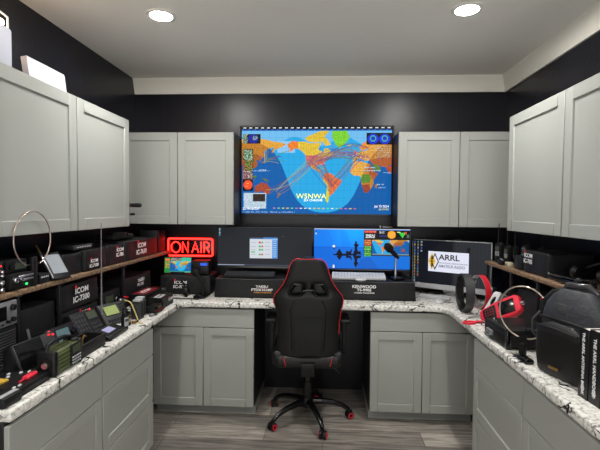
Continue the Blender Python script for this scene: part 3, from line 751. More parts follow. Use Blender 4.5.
def mon3():
    W, H = .668, .424
    MB().box((0, .02, .01), (W - .006, .026, H - .026), .008).build('housing', 'silver', m3)
    m = MB(); b = .006
    m.box((0, 0, H / 2 - b / 2), (W, .012, b), .002, 1); m.box((-W / 2 + b / 2, 0, 0), (b, .012, H), .002, 1); m.box((W / 2 - b / 2, 0, 0), (b, .012, H), .002, 1)
    m.box((0, 0, -H / 2 + .022), (W, .014, .044), .002, 1); m.build('bezel', 'light_grey', m3)
    w, h = 176, 98
    c = Canvas(w, h, (14, 17, 27)); c.rect(92, 0, w, h, (40, 42, 47))  # grey right part is a reflection painted into the screen pixels
    for i in range(93, 176, 8): c.a[:, i:i + 4] *= 1.08
    c.rect(126, 12, 133, 30, (14, 16, 20)); c.a[:, 92:100] = c.a[:, 92:100] * np.linspace(.5, 1, 8)[None, :, None]
    ic = [(220, 170, 70), (90, 150, 220), (200, 210, 220), (80, 180, 190), (230, 120, 60), (60, 90, 190), (210, 200, 120)]
    ic = [tuple(int(q * .55 + 30) for q in k_) for k_ in ic]
    for x in (3, 11):
        for y in range(2, 96, 7):
            if x == 11 and y > 84: continue
            c.rect(x, y, x + 3, y + 4, random.choice(ic)); c.rect(x - 1, y + 5, x + 4, y + 6, (80, 84, 92))
    for y in range(2, 30, 7): c.rect(19, y, 23, y + 4, random.choice(ic))
    X0, Y0, X1, Y1 = 38, 24, 130, 70
    c.rect(X0, Y0, X1, Y1, (222, 224, 240))
    s = c.build('screen', W - .012, H - .054, m3, (0, -.0065, .02))
    k = (W - .012) / w
    X = lambda x: (x - w / 2) * k
    Z = lambda y: (h / 2 - y) * k
    def dia(mb):
        def d(x, y, a, b, slot, yy):
            mb.mm(slot).prism([(X(x - a), Z(y)), (X(x), Z(y + b)), (X(x + a), Z(y)), (X(x), Z(y - b))], yy, yy - .0006, 'y')
        def ring(x, y, a, b, q, slot, yy):
            for sx in (-1, 1):
                for sz in (-1, 1):
                    mb.mm(slot).prism([(X(x + sx * a), Z(y)), (X(x), Z(y + sz * b)), (X(x), Z(y + sz * b * q)), (X(x + sx * a * q), Z(y))], yy, yy - .0006, 'y')
        ring(54, 47, 9.5, 20, .74, 0, -.0006); d(47, 47, 5.0, 9, 2, -.0002); d(47, 47, 6.5, 17, 2, -.0001)
        ring(47, 47, 8.5, 20, .78, 2, -.0004); d(47, 47, 1.4, 15, 0, -.0014); d(47, 47, 6, 1.2, 0, -.0014)
        for zz in (-6, 6): d(47, 47 + zz, 3.2, 1.6, 0, -.0016)
        d(47, 37, 2.2, 4, 0, -.0016); d(47, 57, 2.2, 4, 0, -.0016)
        mb.mm(1)
    lettering([('ARRL', .066, (X(63), Z(37)), 'LEFT', 0, 1.12), ('THE NATIONAL ASSOCIATION FOR', .0155, (X(62), Z(49.5)), 'LEFT', 1, .98), ('AMATEUR RADIO', .034, (X(62), Z(57)), 'LEFT', 1, .84)],
              ['txt_black', 'txt_grey', 'txt_gold'], s, (0, -.0008, 0), name='club_logo', extra=dia)
    m = MB(); m.box((0, .075, -.19), (.16, .012, .14), .004); m.box((0, .06, -.2612), (.18, .13, .008), .003)
    m.build('stand', 'silver', m3)
    MB().box((.06, .012, H / 2 + .006), (.06, .016, .012), .003).build('webcam', 'dark', m3)
mon3()
# small light coloured badge plate fixed to the wall above the right ultrawide
def wall_plate():
    t = thing('wall_plate', 'tiny pale badge strip on the black wall above the blue screen', 'badge', (.555, YB, 1.508))
    MB().box((0, -.002, 0), (.125, .004, .028), .001).build('plate', 'black', t)
    m = MB(); m.box((-.05, -.0045, 0), (.010, .001, .022)); m.box((.015, -.0045, 0), (.085, .001, .010)); m.build('pale_mark', 'letter_grey', t)
# ------------------------------------------------------------------ gear makers (all face local -Y, origin at the middle of the underside)
LP = PI / 2      # turn for things on the left wall (face +X)
RP = -PI / 2     # turn for things on the right wall (face -X)
def cover(label, loc, rz, w, d, h, text=None, tmats=('letter_white', 'letter_red', 'letter_orange'), slump=.012, taper=.97, mat_='cover', piping=False):
    t = thing('radio_cover', label, 'cover', loc, rz)
    bm = bmesh.new(); nx, ny, nz = 8, 6, 5
    b = bmesh.new(); bmesh.ops.create_cube(b, size=1); bmesh.ops.subdivide_edges(b, edges=b.edges[:], cuts=5, use_grid_fill=True)
    R = random.Random(label)
    ph = [R.uniform(0, 6) for _ in range(4)]
    for v in b.verts:
        x, y, z = v.co.x, v.co.y, v.co.z + .5
        k = 1 - (1 - taper) * z
        v.co.x = x * w * k; v.co.y = y * d * k + d / 2
        zz = z * h
        if z > .5: zz -= slump * (.5 + .5 * math.sin(x * 7 + ph[0]) * math.cos(y * 5 + ph[1])) * (z - .5) * 2
        v.co.z = zz
        if y < -.49 and 0.05 < z < .95 and abs(x) < .45: v.co.y += .004 * math.sin(x * 9 + ph[2]) * math.sin(z * 5 + ph[3])
    bmesh.ops.bevel(b, geom=[e for e in b.edges if len(e.link_faces) == 2 and e.calc_face_angle() > 1.0], offset=.008, segments=2, profile=.5, affect='EDGES')
    for f in b.faces: f.smooth = True
    m = MB(); m.bm.free(); m.bm = b
    m.build('fabric_shell', mat_, t, sharp=80)
    if piping:
        q = w / 2 * taper
        MB().tube([(-q, .004, h - .008), (0, .002, h - slump * .5 - .006), (q, .004, h - .008)], .003, 6).build('seam_piping', 'dark_grey', t)
    if text: lettering(text, list(tmats), t, (0, -.0065, 0))
    return t
def icom(x, z, s, model, slot=0):
    return [('ICOM', s, (x, z + s * .5), 'CENTER', 0, 1.2), (model, s * 1.02, (x - s * .12, z - s * .52), 'CENTER', 0, 1.12), ('•', s * 1.7, (x - s * 1.35, z + s * 1.02), 'CENTER', 1, 1.0)]
def knob(mb, c, r, l, axis=(0, -1, 0)):
    a = Vector(axis); mb.cyl(c, Vector(c) + a * l, r, r * .86, 20, r * .12)
def buttons(mb, x0, x1, z0, z1, nx, nz, y, s=.6):
    for i in range(nx):
        for j in range(nz):
            mb.box((x0 + (x1 - x0) * (i + .5) / nx, y, z0 + (z1 - z0) * (j + .5) / nz), ((x1 - x0) / nx * s, .004, (z1 - z0) / nz * s), .0008, 1)
def radio(name, label, cat, loc, rz, w, d, h, body='black', face='dark', lcd='lcd_teal', lcd_r=(-.1, .3, .25, .85), tilt=0.0, knobs=(), btns=(), bmat='light_grey', group=None, feet=True, leds=(), kmat='black_gloss'):
    """boxy transceiver; lcd_r and knobs in fractions of the front (x -.5...5, z 0..1)"""
    t = thing(name, label, cat, loc, rz, group)
    Mx = Matrix.Translation((0, 0, .008 if feet else 0)) @ Matrix.Rotation(-tilt, 4, 'X')
    if tilt > .01:
        sn, cs = math.sin(tilt), math.cos(tilt); z0 = .008 if feet else 0
        MB().prism([(0, z0), (h * sn, h * cs + z0), (h * sn + d * .55, h * cs * .82 + z0), (d + h * sn * .4, z0 + h * .1), (d + h * sn * .3, z0)], -w / 2, w / 2, 'x', .005, 2).build('housing', body, t)
    else: MB(Mx).box((0, d / 2, h / 2), (w, d, h), min(.008, h * .12), 2).build('housing', body, t)
    MB(Mx).box((0, -.004, h / 2), (w * .985, .012, h * .97), .004, 2).build('front_panel', face, t)
    if lcd:
        a, bq, c_, e_ = lcd_r
        m = MB(Mx); m.box(((a + bq) / 2 * w, -.0105, (c_ + e_) / 2 * h), ((bq - a) * w + .006, .003, (e_ - c_) * h + .006), .001, 1); m.build('display_frame', 'black_gloss', t)
        MB(Mx).box(((a + bq) / 2 * w, -.0125, (c_ + e_) / 2 * h), ((bq - a) * w, .002, (e_ - c_) * h)).build('display', lcd, t)
    for (x, z, r) in knobs:
        m = MB(Mx); knob(m, (x * w, -.009, z * h), r * h, .016); m.build('knob', kmat, t)
    if btns:
        m = MB(Mx)
        for bset in btns: buttons(m, bset[0] * w, bset[1] * w, bset[2] * h, bset[3] * h, bset[4], bset[5], -.011)
        m.build('keypad', bmat, t)
    for (x, z, cm) in leds:
        MB(Mx).box((x * w, -.012, z * h), (.012, .006, .008), .001, 1).build('indicator', cm, t)
    if feet:
        for sx in (-1, 1):
            for yy in (.018, d * .9): MB().cyl((sx * w * .38, yy, 0), (sx * w * .38, yy, .012), .008).build('foot', 'black_matte', t)
    return t
def handheld(label, loc, rz, h=.12, ant=.15, face='dark_grey', lcd='lcd_teal', group=None, tilt=0.0):
    t = thing('handheld_radio', label, 'radio', loc, rz, group)
    w, d = h * .48, h * .3
    M_ = Matrix.Rotation(tilt, 4, 'X')
    MB(M_).box((0, d / 2, h / 2), (w, d, h), .008, 2).build('housing', 'black', t)
    m = MB(M_); m.box((0, -.001, h * .62), (w * .8, .004, h * .62), .002); m.build('front_panel', face, t)
    MB(M_).box((0, -.0035, h * .74), (w * .62, .002, h * .2)).build('display', lcd, t)
    m = MB(M_); buttons(m, -w * .34, w * .34, h * .36, h * .6, 3, 4, -.003); m.build('keypad', 'light_grey', t)
    m = MB(M_); m.cyl((w * .28, d * .5, h), (w * .28, d * .5, h + .014), .007); m.cyl((w * .02, d * .5, h), (w * .02, d * .5, h + .01), .006); m.build('knob', 'black', t)
    m = MB(M_); m.cyl((-w * .3, d * .5, h), (-w * .3, d * .5, h + .02), .007); m.tube([(-w * .3, d * .5, h + .018), (-w * .3, d * .5, h + ant * .6), (-w * .3 + .002, d * .5 + .002, h + ant)], [.0055, .004, .0028], 8); m.build('antenna', 'black_matte', t)
    m = MB(M_); m.box((0, d + .003, h * .7), (w * .4, .006, h * .45), .002); m.build('belt_clip', 'black_gloss', t)
    return t
def loop_antenna(label, loc, rz, r, wire, gap=(-1.95, -1.2), block=(.05, .04, .12), drop=.0):
    """ring in local XZ plane; origin is under the mounting block"""
    t = thing('loop_antenna', label, 'antenna', loc, rz)
    n = 56; a0, a1 = gap; zc = drop + r
    pts = []
    for i in range(n + 1):
        a = a1 + (2 * PI - (a1 - a0)) * i / n
        pts.append((r * math.cos(a), 0, zc + r * math.sin(a)))
    MB().tube(pts, wire, 10).build('ring', 'copper_silver', t)
    m = MB(); m.box((0, 0, block[2] / 2), block, .006, 2); m.cyl((0, -block[1] / 2 - .004, block[2] * .8), (0, -block[1] / 2, block[2] * .8), .008)
    m.build('mounting_block', 'black', t)
    for p in (pts[0], pts[-1]):
        MB().tube([p, (p[0] * .45, 0, max(.03, min(block[2] * .92, p[2])))], wire * 1.25, 8).build('coupling', 'black_matte', t)
    return t
def cable(name, label, pts, r, m, cat='cable', smooth=True):
    if smooth:
        P = [Vector(p) for p in pts]; out = []
        for i in range(len(P) - 1):
            p0 = P[max(0, i - 1)]; p1 = P[i]; p2 = P[i + 1]; p3 = P[min(len(P) - 1, i + 2)]
            for k in range(8):
                t = k / 8
                out.append(.5 * ((2 * p1) + (p2 - p0) * t + (2 * p0 - 5 * p1 + 4 * p2 - p3) * t * t + (3 * p1 - p0 - 3 * p2 + p3) * t ** 3))
        out.append(P[-1]); pts = out
    return tag(MB().tube(pts, r, 8).build(name, m), label, cat)
def headphones(label, loc, rot, gloss='black_gloss', s=1.0):
    t = thing('headphones', label, 'headphones', loc, rot=rot)
    n = 16; pts = [(s * .085 * math.cos(PI * i / n), 0, s * (.05 + .1 * math.sin(PI * i / n))) for i in range(n + 1)]
    MB().tube(pts, s * .008, 10).build('headband', 'black', t)
    for sx in (-1, 1):
        cpt = thing('ear_cup', '', '', (sx * s * .085, 0, s * .045)); del cpt['label']; del cpt['category']; cpt.parent = t
        MB().lathe([(0, .034), (.022, .032), (.036, .022), (.04, .006), (.038, 0), (0, 0)], 24, rot=(0, sx * PI / 2, 0)).build('shell', gloss, cpt).scale = (s, s, s)
        MB().lathe([(0, 0), (.038, 0), (.042, -.008), (.036, -.02), (.02, -.022), (.018, -.006), (0, -.006)], 24, rot=(0, sx * PI / 2, 0)).build('ear_pad', 'leather', cpt).scale = (s, s, s)
    return t
def desk_mic(label, loc, rz, h=.16, lean=.7, head=(.09, .02), glow=False):
    t = thing('desk_microphone', label, 'microphone', loc, rz)
    MB().box((0, 0, .012), (.10, .13, .024), .009, 3).build('base', 'black_gloss', t)
    m = MB(); m.tube([(0, .02, .02), (0, .022, h * .55), (0, .012, h * .9)], [.012, .009, .009], 12); m.build('stem', 'silver' if not glow else 'black', t)
    top = Vector((0, .012, h * .9)); dv = Vector((-math.sin(lean) * .75, -math.sin(lean) * .4, math.cos(lean))).normalized()
    m = MB(); m.tube([top - dv * .03, top, top + dv * head[0] * .55], [.014, .018, .02], 14); m.build('body', 'black', t)
    e = top + dv * head[0] * .55
    m = MB(); m.tube([e, e + dv * .006, e + dv * head[0] * .3, e + dv * head[0] * .45], [head[1] + .001, head[1] + .006, head[1] + .005, head[1] * .5], 16); m.build('grille', 'black_matte', t)
    m = MB(); m.box((0, -.05, .026), (.03, .02, .006), .002); m.build('talk_switch', 'dark_grey', t)
    return t
def shelf(label, loc, L, dep, posts, H, th=.025):
    """board along local X, front edge on local y=0; posts = list of x"""
    t = thing('shelf', label, 'shelf', loc[:3], loc[3])
    MB().box((0, dep / 2, H - th / 2), (L, dep, th), .004, 2).build('board', 'shelf_wood', t)
    for x in posts:
        for y in (.012, dep - .03):
            m = MB(); m.box((x, y, (H - th) / 2), (.018, .018, H - th), .002, 1); m.box((x, y, .003), (.04, .04, .006), .001, 1); m.box((x, y, H - th - .003), (.04, .03, .006), .001, 1)
            m.build('leg', 'dark', t)
    return t
shelf('long rough wooden shelf with black legs standing on the left worktop', (-1.42, (1.62 + 3.95) / 2, CT, LP), 2.33, .335, (-.85, -.53, .22, 1.1), .342)
shelf('rough wooden shelf with black legs standing on the right worktop', (1.25, 2.79, CT, RP), 1.32, .335, (-.63, -.2, .17, .63), .342)
SH = CT + .3425
# ------------------------------------------------------------------ left side: on the shelf
radio('control_panel', 'narrow dark knob panel with a red button at the left picture edge', 'radio', (-1.45, 1.84, SH), LP + .2, .06, .10, .145, lcd=None, face='dark',
      knobs=((0, .12, .085), (0, .34, .085), (0, .56, .05), (0, .68, .05)), kmat='chrome', leds=((0, .86, 'led_red'),), feet=False)
t = radio('antenna_tuner', 'low tuner with silver dials and a green light at the left end of the shelf', 'tuner', (-1.435, 1.958, SH), LP, .15, .2, .072, lcd=None, face='black', knobs=((-.32, .6, .2), (-.08, .62, .18)), kmat='chrome', feet=True, leds=((.2, .2, 'led_green'),))
m = MB(); 
for z in (.045, .062): m.box((.03, -.012, z), (.10, .006, .010), .002, 1)
m.build('silver_strip', 'silver', t)
radio('power_meter', 'small black meter box sitting on top of the tuner with silver dials', 'meter', (-1.455, 1.955, SH + .0805), LP, .14, .15, .06, lcd='lcd_dark', lcd_r=(-.1, .4, .25, .75), feet=False, face='black', knobs=((-.33, .5, .2),))
radio('switch_box', 'low black box beside the tuner beneath the left ring antenna', 'box', (-1.438, 2.132, SH), LP, .08, .15, .05, lcd=None, feet=False, face='dark', btns=((-.4, .4, .55, .8, 4, 1),))
loop_antenna('ring antenna standing in front of the left wall cabinets', (-1.434, 2.055, SH), LP + .0, .135, .0036, block=(.035, .022, .145), gap=(-1.93, -1.22), drop=.098)
# leaning tablet analyser
t = thing('tablet', 'leaning silver edged tablet with a bright screen on the left shelf', 'tablet', (-1.40, 2.235, SH + .012), rot=(0, 0, LP - .35))
Mx = Matrix.Rotation(D(-38), 4, 'X')
MB(Mx).box((0, .012, .085), (.115, .022, .17), .006, 2).build('housing', 'black', t)
m = MB(Mx); m.box((-.053, -.001, .085), (.01, .012, .165), .003); m.build('side_trim', 'silver', t)
MB(Mx).box((.006, -.0005, .09), (.085, .004, .12), .001, 1).build('display', 'screen_pale', t)
m = MB(Mx); m.cyl((-.04, .012, .168), (-.04, .012, .195), .006); m.cyl((-.04, .012, .195), (-.04, .012, .225), .0035); m.build('antenna_socket', 'brass', t)
m = MB(); m.tube([(0, .05, .02), (0, .13, .005), (.03, .14, .003)], .006, 8); m.tube([(-.03, .06, .06), (-.03, .14, .003)], .005, 8); m.build('kickstand', 'dark', t)
# covered radios along the shelf
cover('black fabric cover without letters beside the leaning tablet on the shelf', (-1.45, 2.42, SH), LP, .185, .27, .125)
cover('black fabric cover with small white letters, third thing left of the red lit cover', (-1.435, 2.648, SH), LP, .26, .27, .135, icom(-.035, .045, .028, 'IC-7100'))
cover('black fabric cover with white letters touching the left end of the red lit cover', (-1.435, 2.90, SH), LP, .22, .27, .14, icom(.055, .08, .034, 'IC-705'))
cover('wide black fabric cover lit red by the neon sign', (-1.43, 3.335, SH), LP, .62, .28, .150, icom(-.03, .075, .050, 'IC-7610'), piping=True)
# slim devices lying on the covers
t = radio('remote_head', 'slim silver topped device lying on the plain shelf cover', 'radio', (-1.475, 2.56, SH + .1365), LP, .20, .12, .028, lcd=None, feet=False, face='dark_grey', body='dark', btns=((-.4, .4, .3, .7, 6, 1),))
t = thing('carry_case', 'flat black zipped case lying on the red lit cover', 'case', (-1.55, 3.24, SH + .1505), LP)
m = MB(); m.box((0, .05, .018), (.34, .13, .036), .012, 3); m.build('shell', 'fabric', t)
m = MB(); m.tube([(-.06, -.012, .03), (-.04, -.025, .05), (.04, -.025, .05), (.06, -.012, .03)], .005, 8); m.build('handle', 'black', t)
m = MB(); m.box((-.03, .04, .042), (.18, .06, .018), .006); m.build('pouch', 'black', t)
# ------------------------------------------------------------------ left side: below the shelf
radio('desktop_radio', 'silver faced radio below the shelf at the left picture edge', 'radio', (-1.43, 1.80, CT + .192), LP, .24, .2, .115, body='dark', face='mid_grey', lcd='black_gloss', lcd_r=(-.44, .2, .3, .8), knobs=((.36, .72, .13), (.36, .25, .1), (.22, .2, .07)), btns=((-.42, .15, .06, .2, 6, 1),), bmat='dark', feet=False)
t = thing('speaker_box', 'black ribbed speaker box under the silver faced radio', 'speaker', (-1.42, 1.80, CT), LP)
MB().box((0, .1, .095), (.23, .2, .19), .01, 2).build('housing', 'black', t)
m = MB()
for i in range(13): m.box((0, -.003, .02 + i * .0125), (.20, .01, .006), .002, 1)
m.build('grille', 'dark_grey', t)
cover('black box cover in the deep shade below the shelf, right of the silver radio', (-1.44, 2.105, CT), LP, .27, .27, .24, mat_='cover_shaded')
cover('lower of two stacked black covers below the left shelf', (-1.44, 2.48, CT), LP, .40, .28, .145, icom(.03, .085, .036, 'IC-R8600'), mat_='cover_shaded')
cover('upper of two stacked black covers below the left shelf, with white model letters', (-1.44, 2.48, CT + .146), LP, .40, .28, .15, icom(-.0, .075, .046, 'IC-7300'), mat_='cover_shaded')
cover('black cover with red and white letters below the red lit cover', (-1.445, 3.29, CT), LP, .50, .28, .215, [('YAESU', .034, (.03, .168), 'CENTER', 0, 1.2), ('FT-710', .034, (.02, .134), 'CENTER', 0, 1.1), ('______', .03, (.03, .158), 'CENTER', 1, 1.0)], mat_='cover_shaded')
radio('desktop_radio', 'dark radio with a dim panel below the shelf between the two cover stacks', 'radio', (-1.46, 2.86, CT), LP, .26, .24, .16, lcd='lcd_dark', lcd_r=(-.3, .1, .5, .8), knobs=((.3, .5, .2),), btns=((-.3, .1, .15, .35, 5, 2),), bmat='dark_grey')
# ------------------------------------------------------------------ left side: row along the worktop edge (near to far)
t = thing('power_strip', 'dark bar with a pale grey strip on top at the lower left picture edge', 'bar', (-1.145, 1.515, CT), LP - .05)
MB().box((0, .03, .02), (.09, .07, .04), .008, 2).build('body', 'dark', t); MB().box((0, .018, .041), (.084, .018, .004), .001).build('pale_strip', 'light_grey', t)
t = thing('tool_case', 'flat black open case with a red tool and a yellow tag inside', 'case', (-1.158, 1.660, CT), LP + .0)
m = MB(); m.box((0, .10, .006), (.19, .20, .012), .004); m.box((0, .004, .018), (.19, .008, .036), .003); m.box((0, .196, .018), (.19, .008, .036), .003); m.box((-.091, .1, .018), (.008, .2, .036), .003); m.box((.091, .1, .018), (.008, .2, .036), .003); m.box((0, .1, .022), (.18, .19, .02))
m.build('tray', 'black', t)
m = MB(); m.box((.04, .05, .037), (.07, .030, .014), .006, 3, rot=(0, 0, .1)); m.cyl((.0, .048, .037), (-.03, .045, .036), .004); m.build('red_tool', 'red_bright', t)
MB().box((-.035, .125, .036), (.055, .04, .01), .003, rot=(0, 0, -.15)).build('yellow_tag', 'yellow', t)
for x, y in ((-.08, .03), (-.055, .025), (.085, .085), (.07, .11), (.02, .13), (.05, .15)): MB().box((x, y, .035), (.016, .009, .008), .002, 1).build('fitting', 'off_white', t)
# rugged green field radio
t = thing('field_radio', 'rugged olive green portable radio with a black handle on the worktop edge', 'radio', (-1.145, 1.874, CT), LP + .02)
m = MB(); m.box((-.005, .04, .056), (.185, .078, .104), .012, 3)
for i in range(5): m.box((-.025, -.0005, .022 + i * .017), (.13, .006, .009), .0025, 1)
m.build('housing', 'olive', t)
MB().box((-.098, .04, .058), (.03, .088, .116), .014, 3).build('bumper', 'black', t); MB().box((.094, .04, .058), (.02, .088, .116), .009, 3).build('bumper', 'black', t)
m = MB(); m.box((.045, -.003, .06), (.085, .008, .095), .003); m.build('control_panel', 'black', t)
MB().box((.045, -.0075, .083), (.062, .003, .034)).build('display', 'lcd_dark', t)
m = MB(); buttons(m, .008, .082, .016, .056, 5, 3, -.008, .55); m.build('keypad', 'light_grey', t)
m = MB(); m.lathe([(0, 0), (.015, 0), (.015, .006), (.012, .010), (0, .010)], 24, (-.113, .04, .055), (0, -PI / 2, 0)); m.build('side_dial', 'silver', t)
m = MB(); m.lathe([(.022, 0), (.032, 0), (.032, .008), (.022, .008), (.022, 0)], 24, (-.112, .04, .055), (0, -PI / 2, 0), cap=False); m.build('dial_ring', 'black', t)
m = MB(); m.tube([(-.10, .045, .108), (-.085, .045, .135), (-.05, .045, .142), (.04, .045, .138), (.075, .045, .128), (.09, .045, .108)], .009, 10); m.build('handle', 'black', t)
m = MB(); m.box((.075, .02, .114), (.03, .02, .012), .003); m.box((-.02, .02, .111), (.1, .004, .004)); m.build('top_keys', 'dark_grey', t)
# tilted panel radios behind it
radio('panel_radio', 'tilted black flat panel radio behind the green field radio', 'radio', (-1.28, 1.885, CT), LP - .12, .24, .07, .135, tilt=D(24), lcd='black_gloss', lcd_r=(-.46, .14, .06, .94), face='dark_grey', btns=((.18, .45, .15, .5, 3, 3),), bmat='dark', leds=((.36, .9, 'led_red'), (.46, .86, 'led_red')))
radio('panel_radio', 'black radio with a teal display between the flat panel radio and the keypad radio', 'radio', (-1.31, 2.115, CT), LP - .1, .21, .10, .125, tilt=D(20), lcd='lcd_teal', lcd_r=(-.2, .22, .35, .85), face='dark', knobs=((.36, .6, .15),), btns=((-.45, -.25, .2, .8, 2, 4),), bmat='dark_grey', leds=((-.4, .92, 'led_red'),))
cable('connector_lead', 'short silver plug lead standing behind the flat panel radio', [(-1.42, 1.985, CT + .145), (-1.415, 1.992, CT + .10), (-1.412, 1.995, CT + .05), (-1.412, 1.997, CT + .006)], .006, 'silver')
radio('keypad_radio', 'black radio with a large keypad face leaning back on the left worktop', 'radio', (-1.28, 2.335, CT), LP - .18, .20, .06, .165, tilt=D(34), lcd='lcd_dark', lcd_r=(.05, .42, .62, .9), face='dark', btns=((-.44, -.02, .1, .9, 4, 5), (.05, .44, .08, .52, 4, 3)), bmat='dark_grey', leds=((.28, .96, 'led_red'),))
t = thing('storage_bin', 'small open black plastic bin with clips on the worktop edge', 'bin', (-1.163, 2.112, CT), LP + .01)
m = MB(); w_, d_, h_ = .245, .115, .066
m.box((0, d_ / 2, .003), (w_, d_, .006), .002)
for c, s in (((0, .004, h_ / 2), (w_, .008, h_)), ((0, d_ - .004, h_ / 2), (w_, .008, h_)), ((-w_ / 2 + .004, d_ / 2, h_ / 2), (.008, d_, h_)), ((w_ / 2 - .004, d_ / 2, h_ / 2), (.008, d_, h_))): m.box(c, s, .002, 1)
m.box((0, -.002, h_ - .006), (w_, .008, .01), .002)
m.build('tub', 'dark', t)
tag(MB().tube([(0, 0, 0), (0, .0, .055), (.004, .012, .078), (.012, .012, .07)], .005, 8).build('metal_clip', 'brass', loc=(-1.215, 2.10, CT + .007)), 'brass clip standing up inside the small black bin', 'clip')
tag(MB().box((0, 0, .035), (.02, .014, .07), .003).build('battery_stick', 'black_gloss', loc=(-1.235, 2.055, CT + .007)), 'black stick standing in the small black bin at its nearer end', 'stick')
# small handset display in a tray
t = thing('pocket_tablet', 'small tablet with a lilac screen lying on the left worktop edge', 'tablet', (-1.16, 2.385, CT + .0195), LP + .02)
m = MB(Matrix.Rotation(D(-72), 4, 'X')); m.box((0, .010, .05), (.21, .02, .10), .006); m.build('housing', 'black', t)
MB(Matrix.Rotation(D(-72), 4, 'X')).box((-.01, -.001, .062), (.085, .004, .045)).build('display', 'lcd_lilac', t)
m = MB(Matrix.Rotation(D(-72), 4, 'X')); buttons(m, -.09, .09, .010, .028, 7, 1, -.001); m.build('keypad', 'dark_grey', t)
MB().box((0, .05, .008), (.17, .06, .014), .004).build('prop', 'dark', t)
# far cluster
radio('display_radio', 'grey radio head with a green lit display on the left worktop', 'radio', (-1.285, 2.635, CT + .0), LP - .35, .20, .07, .145, tilt=D(38), body='dark', face='dark_grey', lcd='lcd_green', lcd_r=(-.34, .16, .42, .84), btns=((.24, .46, .3, .9, 2, 4), (-.4, .4, .06, .26, 7, 1)), bmat='dark', knobs=())
handheld('small handheld radio with a pale display, standing left of the yellow wire', (-1.175, 2.50, CT), LP - .3, .085, .05, 'light_grey', 'lcd_dark')
handheld('small upright handheld radio just behind the one with the pale display', (-1.20, 2.60, CT), LP - .2, .075, .03, 'brass', 'lcd_dark')
cable('yellow_wire', 'loose yellow wire hanging between the small radios on the left worktop', [(-1.30, 2.74, CT + .13), (-1.25, 2.72, CT + .12), (-1.225, 2.72, CT + .07), (-1.20, 2.71, CT + .02), (-1.165, 2.66, CT + .0045), (-1.14, 2.66, CT + .0045)], .004, 'wire_yellow')
for i, (x, y, lb) in enumerate(((-1.195, 2.772, 'grey upright battery charger on the worktop edge, the nearer of two'), (-1.215, 2.85, 'grey upright battery charger behind the nearer grey one'))):
    t = thing('battery_charger', lb, 'charger', (x, y, CT), LP - .1)
    m = MB(); m.box((0, .035, .06), (.024, .07, .12), .006, 2); m.box((-.022, .035, .05), (.014, .066, .10), .004, 2); m.box((.024, .035, .055), (.016, .066, .11), .004, 2); m.build('housing', 'dark_grey', t)
    m = MB(); m.box((0, .03, .124), (.05, .05, .014), .005); m.build('top_cap', 'light_grey', t)
    MB().box((0, -.001, .06), (.012, .004, .09), .001).build('front_slot', 'black', t)
radio('mobile_radio', 'low black mobile radio with reddish keys near the far left worktop corner', 'radio', (-1.15, 2.955, CT), LP - .05, .15, .11, .05, tilt=D(20), lcd='lcd_dark', lcd_r=(-.2, .2, .5, .85), face='dark', btns=((-.45, .45, .1, .45, 6, 2),), bmat='red_dark', knobs=((-.36, .7, .2), (.36, .7, .2)))
t = thing('product_box', 'black carton with white letters on its end, at the far left worktop corner', 'box', (-1.165, 3.165, CT), LP)
MB().box((0, .055, .04), (.22, .11, .08), .002, 1).build('carton', 'black', t); lettering([('ICOM', .03, (.055, .045), 'CENTER', 0, 1.2), ('•', .05, (.015, .062), 'CENTER', 1, 1)], ['letter_white', 'letter_red'], t, (0, -.0012, 0))
t = thing('paper_slip', 'silver printed slip lying on the black carton', 'card', (-1.19, 3.12, CT + .0802), LP)
MB().box((0, .02, .0025), (.10, .05, .005)).build('card', 'off_white', t)
lettering([('ICOM', .03, (0, 0))], 'txt_black', t, (0, .02, .0055), (-PI / 2, 0, 0))
t = thing('product_box', 'red and black carton with a white logo on its top, behind the lettered black carton', 'box', (-1.30, 3.22, CT + .0), LP)
MB().box((0, .055, .05), (.30, .12, .10), .002, 1).build('carton', 'black', t); MB().box((0, .055, .1005), (.26, .1, .002)).build('lid_print', 'red_dark', t)
lettering([('ICOM', .055, (0, 0), 'CENTER', 0, 1.2)], 'letter_white', t, (0, .055, .1022), (-PI / 2, 0, 0))
tag(MB().tube([(0, 0, 0), (0, 0, .02), (0, 0, .30), (.001, .001, .64)], [.011, .006, .0035, .0022], 10).build('whip_antenna', 'mid_grey', loc=(-1.36, 2.565, CT)), 'thin grey whip antenna rising past the left shelf edge', 'antenna')
t = thing('hand_microphone', 'small red and silver hand microphone lying before the cover stacks', 'microphone', (-1.375, 2.88, CT), LP)
m = MB(); m.box((0, .0, .045), (.05, .035, .09), .01, 3); m.build('housing', 'dark', t)
m = MB(); m.box((0, 0, .10), (.10, .02, .018), .006, rot=(0, .25, 0)); m.build('silver_bar', 'silver', t); MB().box((.035, -.004, .113), (.045, .02, .012), .004, rot=(0, .25, 0)).build('red_bar', 'red', t)
